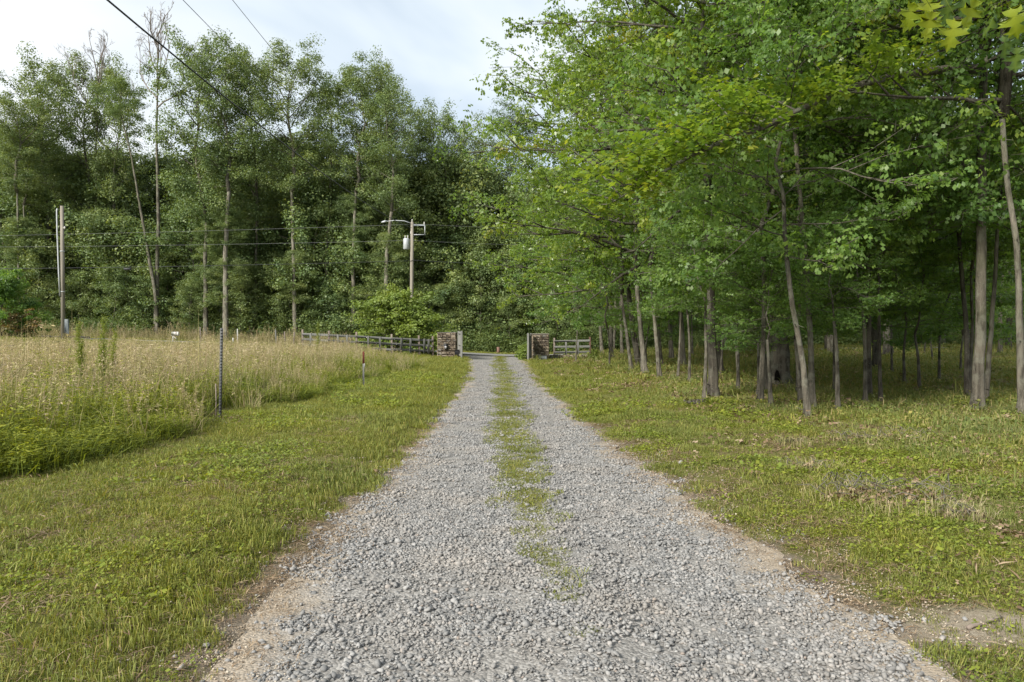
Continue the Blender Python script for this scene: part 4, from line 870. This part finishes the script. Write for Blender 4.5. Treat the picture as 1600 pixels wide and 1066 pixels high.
def pillar(x, y, wd, dp, h, label, seed, rz=0.):
    global RNG
    RNG = np.random.default_rng(seed); e_ = empty('stone_pillar', sit(x, y), label, 'pillar', rz=rz)
    m = MB(); m.box((0, 0, h/2-.1), (wd-.10, dp-.10, h+.2-.02)); m.obj('core', M_MORTAR, e_)
    s = MB()
    for side in range(4):
        W = wd if side % 2 == 0 else dp; D = dp if side % 2 == 0 else wd; z = 0.
        a = side*pi/2
        while z < h-.02:
            hh = min(RNG.choice([.06, .08, .1, .14, .19]), h-z); u = -W/2
            while u < W/2-.02:
                ww = min(RNG.uniform(.09, .34), W/2-u)
                if W/2-u-ww < .07: ww = W/2-u
                c = np.array([u+ww/2, -D/2+.035-RNG.uniform(0, .025), z+hh/2]); R2 = np.array([[cos(a), -sin(a), 0], [sin(a), cos(a), 0], [0, 0, 1]])
                s.box(R2@c, (ww-.014, .11, hh-.012), rz=a, tint=RNG.random(), jit=.005, bev=.014); u += ww
            z += hh
    tag(s.obj('facing_stones', M_STONE, e_), kind='stuff')
    m = MB(); m.box((0, 0, h+.035), (wd+.08, dp+.08, .07), bev=.015, jit=.003); m.obj('cap', M_CAP, e_)
    return e_
yL = 50.6; zL = gz_(X(698, yL), yL); pl = pillar(X(698, yL), yL+.5, 1.22, 1.22, Z(521, yL)-zL, 'left stone gate pillar with a black lantern on its face', 5)
yR = 50.8; pr = pillar(X(844.5, yR), yR+.5, 1.12, 1.12, Z(523, yR)-gz_(X(844, yR), yR), 'right stone gate pillar with a grey box at its foot', 6)
# black lantern on the left pillar
ln = empty('wall_lantern', (X(697, yL), yL-.13, Z(545, yL)), 'black lantern fixed to the front of the left stone pillar', 'lantern')
m = MB(); m.box((0, .03, .1), (.2, .05, .36), bev=.01); m.obj('back_plate', M_BLACK, ln)
m = MB(); a = np.arange(6)*pi/3; 
m.tube([(0, -.08, -.08), (0, -.08, -.02), (0, -.08, .0)], [.04, .12, .15], 6); m.tube([(0, -.08, .22), (0, -.08, .26), (0, -.08, .36)], [.15, .17, .03], 6)
for q in a: m.box((.13*cos(q), -.08+.13*sin(q), .11), (.02, .02, .24))
m.obj('housing', M_BLACK, ln); m = MB(); m.tube([(0, -.08, .01), (0, -.08, .215)], [.10, .11], 6); m.obj('glass', M_GLASSY, ln)

def gate(x, y, yaw, L_, h, label, bin_=False):
    e_ = empty('wooden_gate', sit(x, y), label, 'gate', rz=yaw)
    for u in (0, L_):
        m = MB(); m.box((0, 0, h/2+.03), (.12, .12, h), bev=.01, tint=RNG.random()); m.obj('stile', M_GATE, e_, (u, 0, 0))
    for z in (.2, h*.5, h-.12):
        m = MB(); m.box((L_/2, 0, z+.03), (L_-.13, .06, .15), bev=.006, tint=RNG.random()); m.obj('rail', M_GATE, e_)
    n = int(L_/.16); 
    for j in range(n):
        m = MB(); m.box((0, .045, 0), (.13, .022, h-.3), bev=.004, tint=RNG.random(), jit=.001); m.obj('board', M_GATE, e_, (.13+(L_-.26)*j/(n-1), 0, h/2+.03))
    return e_
gate(X(716.5, 50.2), 50.2, radians(-80), 1.9, 1.80, 'silvered wooden gate swung open against the left pillar')
gate(X(829.5, 50.4), 50.4, radians(-97), 1.9, 1.80, 'silvered wooden gate swung open against the right pillar')
e_ = empty('black_control_box', sit(X(714, 49.6), 49.6), 'black box standing at the foot of the open left gate', 'box'); m = MB(); m.box((0, 0, .24), (.3, .35, .56), bev=.03); m.obj('body', M_BLACK, e_); m = MB(); m.box((0, 0, .545), (.34, .39, .05), bev=.015); m.obj('lid', M_BLACK, e_)
e_ = empty('utility_box', sit(X(847.5, 49.6), 49.6), 'low grey-blue box on the grass before the right pillar', 'box'); m = MB(); m.box((0, 0, .13), (.56, .4, .28), bev=.015); m.obj('body', M_BOX, e_); m = MB(); m.box((0, 0, .285), (.6, .44, .03), bev=.008); m.obj('lid', M_BOX, e_)
e_ = empty('old_stump', sit(X(778.5, 67.5), 67.5), 'small rusty brown stump beyond the road straight ahead', 'stump'); m = MB(); m.tube([(0, 0, -.1), (.02, 0, .3), (0, .02, .6)], [.2, .17, .15], 9, wob=.08); m.obj('body', M_RPOST, e_)

# mailbox
d = 58; x = X(272, d); z = gz_(x, d); mb_ = empty('mailbox', (x, d, z), 'white mailbox on a white post across the field', 'mailbox'); H = Z(524, d)-z
m = MB(); m.box((-.08, 0, H/2-.05), (.1, .1, H+.1), bev=.01); m.obj('post', M_WHITE, mb_); m = MB(); m.box((.05, 0, H-.02), (.55, .1, .06), bev=.01); m.box((.1, 0, H-.2), (.4, .05, .05), ry=.8); m.obj('bracket', M_WHITE, mb_)
m = MB(); q = []; n = 9; R1 = .13
prof_ = [(-.11, 0), (.11, 0)]+[(.11*cos(a), .15+.11*sin(a)) for a in np.linspace(0, pi, n)]; k = len(prof_)
V = np.array([(sx, p[0], p[1]) for sx in (-.27, .27) for p in prof_]); m.add(V, [np.array([[j, (j+1) % k, k+(j+1) % k, k+j] for j in range(k)]), np.array([list(range(k)), list(range(2*k-1, k-1, -1))])]); m.obj('box', M_WHITE, mb_, (.1, 0, H+.012))
m = MB(); m.box((0, 0, 0), (.03, .02, .2)); m.obj('flag', M_RUST, mb_, (.2, -.125, H+.16))

# ------------------------------------------------------------------ utility poles and wires
PD = 55.0
pR = empty('utility_pole', (X(644, PD), PD, gz_(X(644, PD), PD)), 'tall wooden utility pole with a grey transformer behind the big bush', 'utility pole'); zb = pR.location.z; HT = Z(347, PD)-zb
m = MB(); m.tube([(0, 0, -.2), (-.03, 0, HT*.5), (.0, 0, HT)], [.17, .14, .11], 12); m.obj('shaft', M_POLE, pR, smooth=True)
tr = MB(); tr.tube([(0, 0, 0), (0, 0, .03), (0, 0, .75), (0, 0, .8), (0, 0, .84)], [.20, .235, .235, .22, .08], 14); t_ = tr.obj('transformer', M_STEEL, pR, (-.42, -.05, Z(390, PD)-zb), smooth=False)
m = MB(); 
for u in (-.1, .1): m.tube([(u, 0, .84), (u, 0, .92), (u, 0, .94), (u, 0, 1.06)], [.03, .05, .03, .02], 8)
m.obj('bushing', M_WHITE, t_); m = MB(); m.box((.3, .03, .25), (.2, .08, .06)); m.box((.3, .03, .65), (.2, .08, .06)); m.obj('bracket', M_STEEL, t_)
m = MB(); m.box((1.0*.5, 0, HT-.25), (.9, .08, .10), bev=.01); m.box((.55, 0, HT-.95), (.9, .05, .05)); m.box((.95, 0, HT-.6), (.05, .05, .75)); m.obj('side_bracket', M_STEEL, pR)
for (u, v) in ((0, HT+.0), (.9, HT-.2), (-.1, HT-.9)): m = MB(); m.tube([(u, 0, v), (u, 0, v+.08), (u, 0, v+.1), (u, 0, v+.2)], [.025, .055, .03, .04], 8); m.obj('insulator', M_WHITE, pR)
m = MB(); P_ = [(0-.02, 0, HT-.12), (-.6, 0, HT+.08), (-1.3, 0, HT+.12), (-1.9, 0, HT+.05)]; m.tube(P_, [.03, .03, .025, .02], 6); m.tube([(-1.9, 0, HT+.07), (-2.05, 0, HT+.03), (-2.3, 0, HT-.02)], [.04, .09, .04], 8); m.obj('lamp_arm', M_STEEL, pR)

pLd = 55.0; pL = empty('utility_pole', (X(99, pLd), pLd, gz_(X(99, pLd), pLd)), 'short wooden utility pole with a grey conduit at the left of the field', 'utility pole'); zb2 = pL.location.z; HL = Z(322, pLd)-zb2
pL.rotation_euler = (0, radians(-.6), 0)
m = MB(); m.tube([(0, 0, -.2), (0, 0, HL*.5), (0, 0, HL)], [.15, .135, .12], 12); m.obj('shaft', M_POLE, pL, smooth=True)
m = MB(); m.tube([(-.12, -.17, HL*.33), (-.2, -.15, HL*.5), (-.30, -.12, HL*.8), (-.33, -.1, HL-.35), (-.30, -.1, HL-.22), (-.24, -.1, HL-.25)], [.05]*6, 8); m.obj('conduit', M_STEEL, pL, smooth=True)
for f in (.36, .66): m = MB(); m.tube([(0, 0, HL*f), (0, 0, HL*f+.06)], [.16, .16], 12); m.obj('band', M_STEEL, pL)
m = MB(); m.box((.3, -.05, 1.05), (.25, .18, 1.1), bev=.015); m.obj('meter_box', M_BOX, pL); m = MB(); m.tube([(.25, -.1, HL-1.75), (.25, -.1, HL-1.55)], [.06, .05], 8); m.box((.12, -.05, HL-1.65), (.2, .05, .05)); m.obj('insulator', M_WHITE, pL)

def wire(name, P0, P1, sag, r, mat_, label, n=40, group=None):
    t = np.linspace(0, 1, n)[:, None]; P = np.array(P0)*(1-t)+np.array(P1)*t; P[:, 2] -= (4*sag*t*(1-t))[:, 0]
    m = MB(); m.tube(P-P[0], r, 5); o = m.obj(name, mat_, None, tuple(P[0])); tag(o, label, 'wire', group); return o
xR = X(644, PD)
wire('power_line', (X(-260, PD), PD+.2, Z(372, PD)), (xR, PD-.1, Z(351, PD)), .12, .008, M_WIRE, 'top thin line running left from the tall utility pole')
wire('power_line', (X(-260, PD), PD+.2, Z(386, PD)), (xR, PD-.1, Z(376, PD)), .15, .008, M_WIRE, 'middle thin line running left from the tall utility pole')
wire('power_line', (X(-260, PD), PD+.2, Z(421, PD)), (xR, PD-.15, Z(408, PD)), .15, .017, M_CABLE, 'lowest and thickest line running left across the field')
wire('power_line', (xR, PD-.1, Z(350, PD)), (X(1050, PD+10), PD+10, Z(356, PD+10)), .25, .008, M_WIRE, 'top thin line running right from the tall utility pole')
wire('power_line', (xR, PD-.1, Z(376, PD)), (X(1050, PD+10), PD+10, Z(382, PD+10)), .25, .008, M_WIRE, 'middle thin line running right from the tall utility pole')
wire('power_line', (xR, PD-.15, Z(407, PD)), (X(1050, PD+10), PD+10, Z(418, PD+10)), .2, .022, M_CABLE, 'lowest line running right from the tall utility pole')
sx = X(198, PD); m = MB(); m.tube([(-.3, 0, -.1), (-.22, 0, -.12), (.22, 0, -.12), (.3, 0, -.1)], [.03, .08, .08, .03], 8); m.box((-.2, 0, -.03), (.03, .03, .12)); m.box((.2, 0, -.03), (.03, .03, .12)); tag(m.obj('cable_splice_case', M_CABLE, None, (sx, PD+.1, Z(417.5, PD)-.02)), 'small black splice case hanging from the lowest line', 'splice case')
wire('overhead_cable', (-7.1, -28, 9.6), (xR, PD-.2, Z(357, PD)), 2.0, .020, M_CABLE, 'thick black twisted cable slanting down from the top left')
wire('overhead_wire', (-6.9, -28, 9.6), (xR+.05, PD-.2, Z(352, PD)), .85, .008, M_WIRE, 'thin overhead wire nearer the thick cable')
wire('overhead_wire', (-7.0, -28, 11.2), (xR+.1, PD-.2, Z(347, PD)), .35, .008, M_WIRE, 'thin overhead wire farther from the thick cable')

# ------------------------------------------------------------------ fallen things on the ground
def log(px0, py0, px1, py1, r, label, mm=M_DEAD, name='fallen_log', extra=None):
    x0, y0 = at(px0, py0); x1, y1 = at(px1, py1); e_ = empty(name, sit(x0, y0), label, 'log' if 'log' in name else 'stick')
    n = 7; P = []
    for i_ in range(n):
        t = i_/(n-1); x = x0+(x1-x0)*t; y = y0+(y1-y0)*t; o_ = RNG.normal(0, r*.8) if 0 < i_ < n-1 else 0
        P.append((x-x0+o_, y-y0, gz_(x, y)-e_.location.z+r*.8+RNG.uniform(0, r*.7)))
    m = MB(); m.tube(P, np.linspace(r, r*.55, n), 7, wob=.08)
    if extra:
        for (t, dx, dy, dz) in extra: p = np.array(P[int(t*(n-1))]); m.tube([p, p+np.array([dx, dy, dz])*.5+RNG.normal(0, .01, 3), p+np.array([dx, dy, dz])], [r*.6, r*.5, r*.3], 5)
    m.obj('wood', mm, e_, smooth=True); return e_
log(60, 529, 140, 530, .11, 'low fallen log at the foot of the short utility pole', M_DEAD)
log(1445, 893, 1478, 857, .011, 'forked pale stick lying on the bare soil at lower right', M_DEAD, 'fallen_stick', [(.5, -.07, -.06, .01), (.2, .09, -.04, .0)])
log(1512, 990, 1565, 972, .012, 'thin crooked root on the sandy patch at lower right', M_POST, 'exposed_root', [(.6, .1, .02, .0)])
log(1330, 752, 1358, 772, .02, 'short grey branch piece in the brushy mound', M_DEAD, 'fallen_stick')
def brush(px, py, s, n, label, seed, dead=True, name='brush_pile', mm=M_DEAD):
    global RNG
    RNG = np.random.default_rng(seed); x, y = at(px, py); e_ = empty(name, sit(x, y), label, 'brush pile' if name == 'brush_pile' else 'stump'); m = MB()
    for j in range(n):
        a = RNG.uniform(0, 6.28); r = s*sqrt(RNG.random()); p = np.array([r*cos(a), r*sin(a)*.6, .02+RNG.random()*.3*s]); b = RNG.uniform(0, 6.28); L_ = RNG.uniform(.15, .6)*s
        m.tube([p, p+np.array([cos(b)*L_*.5, sin(b)*L_*.5, RNG.uniform(0, .15)*s+.02]), p+np.array([cos(b)*L_, sin(b)*L_, RNG.uniform(-.1, .15)*s])], [.005, .004, .002], 4, RNG.random(), False)
    tag(m.obj('twigs', M_BARKP if mm is M_DEAD else mm, e_), kind='stuff')
    l = MB(); k = n*5; a = RNG.uniform(0, 6.28, k); r = s*np.sqrt(RNG.random(k)); leaves(l, np.stack([r*np.cos(a), r*np.sin(a)*.6, RNG.uniform(.0, .28, k)*s*(1-r/s)+.03], 1), .055, T_OAK, RNG.random(k), .8); tag(l.obj('dead_leaves', M_LITTER, e_), kind='stuff')
    g2 = MB(); blades(g2, n*16, s*1.25, .13, .005, .8, (0, .9)); tag(g2.obj('grass_tufts', M_STRAW, e_), kind='stuff')
    return e_
brush(1385, 785, .62, 60, 'mound of dead twigs and dry grass in the right lawn', 61)
brush(1240, 697, .2, 30, 'small dark clump of rotten twigs left of the brushy mound', 62, mm=M_BARKD)
brush(1400, 690, .45, 30, 'low heap of rusty dead leaves in front of the mid-clearing pair', 63)
brush(1335, 692, .35, 26, 'scatter of twigs beside the rusty leaf heap', 64)
brush(1500, 812, .22, 22, 'little heap of red-brown leaves right of the brushy mound', 65)
brush(1265, 735, .3, 24, 'flat patch of bent twigs between the rotten clump and the mound', 66)
# rotten dark stump near the front trunk
x, y = at(1083, 632); e_ = empty('rotten_stump', sit(x, y), 'low black rotten stump left of the rough dark trunk', 'stump'); m = MB(); RNG = np.random.default_rng(3)
for j in range(16): a = RNG.uniform(0, 6.28); r = .18*sqrt(RNG.random()); rock(m, (r*cos(a)*1.8, r*sin(a), .03+RNG.random()*.06), RNG.uniform(.1, .2), tint=RNG.random(), flat=.8)
m.obj('wood', M_BARKD, e_)
# clods of brown soil with grass tufts on the bank edge
for (px, py, s, lab) in ((545, 742, .22, 'clod of turf on the bank left of the drive'), (588, 712, .16, 'second clod of turf farther up the bank')):
    x, y = at(px, py); e_ = empty('turf_clod', sit(x, y), lab, 'clod'); m = MB()
    for j in range(9): rock(m, (RNG.normal(0, s), RNG.normal(0, s*.9), .0+RNG.random()*.02), RNG.uniform(.08, .16), tint=RNG.random(), flat=.5)
    m.obj('soil', M_LITTER, e_); b_ = MB(); blades(b_, 160, s*1.5, .14, .006, .8, (.0, .8)); tag(b_.obj('grass_tufts', M_GRASS, e_), kind='stuff')

# ------------------------------------------------------------------ overhanging limb and the near oak leaves at top right
RNG = np.random.default_rng(404)
host = RT[1527]; hb_ = np.array(host.location)
def pt(px, py, d): return np.array([X(px, d), d, Z(py, d)])
LP = [pt(1533, 108, 16.0), pt(1480, 108, 15.2), pt(1400, 118, 14.2), pt(1325, 138, 13.3), pt(1250, 172, 12.6), pt(1190, 200, 12.2), pt(1140, 217, 12.0), pt(1080, 243, 11.9), pt(1010, 285, 11.9), pt(950, 320, 12.2)]
m = MB(); m.tube(np.array(LP)-hb_, np.array([.11, .085, .07, .062, .055, .048, .04, .032, .022, .01]), 9, wob=.05)
A = []; LPn = np.array(LP); 
for u in np.linspace(.12, 1, 46):
    k = u*.999*9; p = LPn[int(k)]*(1-k % 1)+LPn[int(k)+1]*(k % 1)
    a = RNG.choice([1, -1])*RNG.uniform(.5, 1.5)+pi; L_ = RNG.uniform(.5, 1.5); el_ = RNG.normal(.22, .35); q = p+np.array([cos(a)*cos(el_), sin(a)*cos(el_), sin(el_)])*L_
    m.tube(np.array([p, (p+q)/2+RNG.normal(0, .06, 3), q])-hb_, [.016, .01, .005], 5, .5, False)
    for v in np.linspace(.35, 1.05, 5): A.append(p+(q-p)*v+RNG.normal(0, .12, 3))
m.obj('overhanging_limb', M_BARK, host, smooth=True)
A = np.array(A)-hb_; cnt = RNG.poisson(15, len(A)); C = np.repeat(A, cnt, 0)+RNG.normal(0, .19, (cnt.sum(), 3))*np.array([1, 1, .55]); fo = MB(); leaves(fo, C, .15, T_OAK, np.clip(np.repeat(RNG.normal(.5, .15, len(A)), cnt)+RNG.normal(0, .15, cnt.sum()), 0, .94), .45); fo.obj('limb_foliage', M_OAK, host)

pb_ = RT[1008]; pbv = np.array(pb_.location); RNG = np.random.default_rng(17); pm = MB(); nd = MB()
for (a_, b_) in (((860, 205), (772, 175)), ((860, 212), (775, 190)), ((850, 222), (792, 205)), ((850, 195), (782, 158))):
    p0, p1 = pt(*a_, 31), pt(*b_, 31.5); pm.tube(np.array([p0, (p0+p1)/2+np.array([0, 0, -.12]), p1])-pbv, [.03, .018, .006], 5)
    for u in np.linspace(.3, 1, 14):
        c0 = p0+(p1-p0)*u; k_ = 60; nd_ = c0+RNG.normal(0, 1, (k_, 3))*np.array([.2, .2, .09]); leaves(nd, nd_-pbv, .16, (T_FAR[0]*np.array([1, .2, 1]), T_FAR[1]), RNG.uniform(.0, .5, k_), 1.0)
pm.obj('side_bough', M_BARK, pb_); nd.obj('side_bough_needles', M_FAR, pb_)

M_BIG = leaf_mat('near_oak_leaf', [(0, (.07, .13, .06)), (.5, (.17, .25, .03)), (1, (.24, .30, .03))], .5, .45, .4, patch=.1, objvar=.3, yellow=(1.5, 1.4, .45))  # yellow stops paint leaves lit from behind, first stop the dull blue-green ones
def oak_leaf_mesh(seed):
    r = np.random.default_rng(seed); o_ = [(0, 0), (.10, .03), (.20, .16), (.13, .27), (.27, .22), (.36, .09), (.45, .24), (.38, .46), (.47, .38), (.53, .50), (.57, .33), (.60, .12), (.72, .20), (.74, .36), (.80, .22), (.90, .22), (.86, .10), (1.0, .02)]
    up = [(a, b) for a, b in o_]; V = [(a, 0) for a in (0, .36, .60, 1)]
    pts = up+[(a, -b) for a, b in o_[-2:0:-1]]; P = np.array(pts)+r.normal(0, .012, (len(pts), 2))
    V = np.array([(p[0], p[1], .25*abs(p[1])*(1-.6*p[0])-.38*p[0]**2+.04*sin(p[0]*9+seed)+r.normal(0, .02)) for p in P]); S_ = np.array([(a, 0, -.38*a*a-.015) for a in (.12, .36, .6, .8)])
    n = len(V); Vall = np.vstack([V, S_]); half = len(o_)
    tris = []
    def near(a): return n+int(np.argmin(np.abs(S_[:, 0]-a)))
    for j in range(n):
        k = (j+1) % n; a_, b_ = near((P[j][0])), near((P[k][0])); tris.append([j, k, b_]); 
        if a_ != b_: tris.append([j, b_, a_])
    return mesh_data('leaf', Vall, [np.array(tris)], M_BIG, {'tint': np.concatenate([np.full(n, 0. if seed > 3 else r.uniform(.55, .85)), np.full(len(S_), .25 if seed > 3 else 1.)])}, True)  # higher tint gives the painted backlit yellow, low tint the dull green
OLM = [oak_leaf_mesh(k) for k in range(6)]
TX, TY = 5.6, 5.2; tz = gz_(TX, TY)
noak = empty('near_oak', (TX, TY, tz), 'oak whose branch of big bright lobed leaves hangs into the top right corner', 'tree')
me, top = trunk_mesh([(0, 0, 0), (.05, .1, 3), (.0, .2, 7)], [.2, .17, .14], M_BARK); obj('trunk', me, noak)
for nm, dd_ in (('branches', K_EDGE[2]['b']), ('crown', K_EDGE[2]['f'])): o = obj(nm, dd_, noak, tuple(top)); o.scale = (.5, .5, .6)
b0 = np.array(noak.location); BP = [np.array([TX+.03, TY+.1, tz+4.3]), np.array([4.2, 4.6, 4.0]), pt(1700, -90, 3.9), pt(1600, -70, 3.7), pt(1510, -45, 3.5), pt(1440, -40, 3.4), pt(1400, -50, 3.3)]
m = MB(); m.tube(np.array(BP)-b0, [.05, .04, .025, .018, .012, .008, .004], 7); m.obj('low_branch', M_BARK, noak, smooth=True)
LF = [(1455, 12, 0, 0), (1492, 25, 1, 0), (1523, -8, 0, 0), (1428, 0, 0, 0), (1448, -14, 1, 0), (1578, 8, 1, 0), (1476, -6, 2, .0), (1590, 40, 2, 1), (1566, 52, 2, 1), (1604, 0, 2, 0), (1500, -16, 2, 1), (1588, 68, 2, 1), (1556, 12, 2, 1), (1620, 45, 1, 1)]
for j, (px, py, t_i, far_) in enumerate(LF):
    dd = 3.4+RNG.uniform(-.15, .15)+far_*.9; p = pt(px, py, dd)-b0
    o = obj('leaf', OLM[(t_i*2+j % 2)], noak, tuple(p)); s_ = RNG.uniform(.13, .16)*(1+far_*.1)
    Rm = mathutils.Euler((RNG.uniform(-.5, .5)+pi/2, 0, 0)).to_matrix().to_4x4(); 
    o.rotation_euler = (RNG.uniform(1.0, 2.0), RNG.uniform(1.1, 1.75), RNG.uniform(-.4, .4)); o.scale = (s_, s_, s_)
    # stalk to the branch above
    k = np.argmin([np.linalg.norm((bq-b0)-p) for bq in BP]); bq = BP[k]-b0
    st = MB(); st.tube([p, (p+bq)/2+np.array([0, 0, .04]), bq], [.0018, .002, .003], 4); st.obj('leaf_stalk', M_WEED, noak)
print('objects', len(bpy.data.objects))
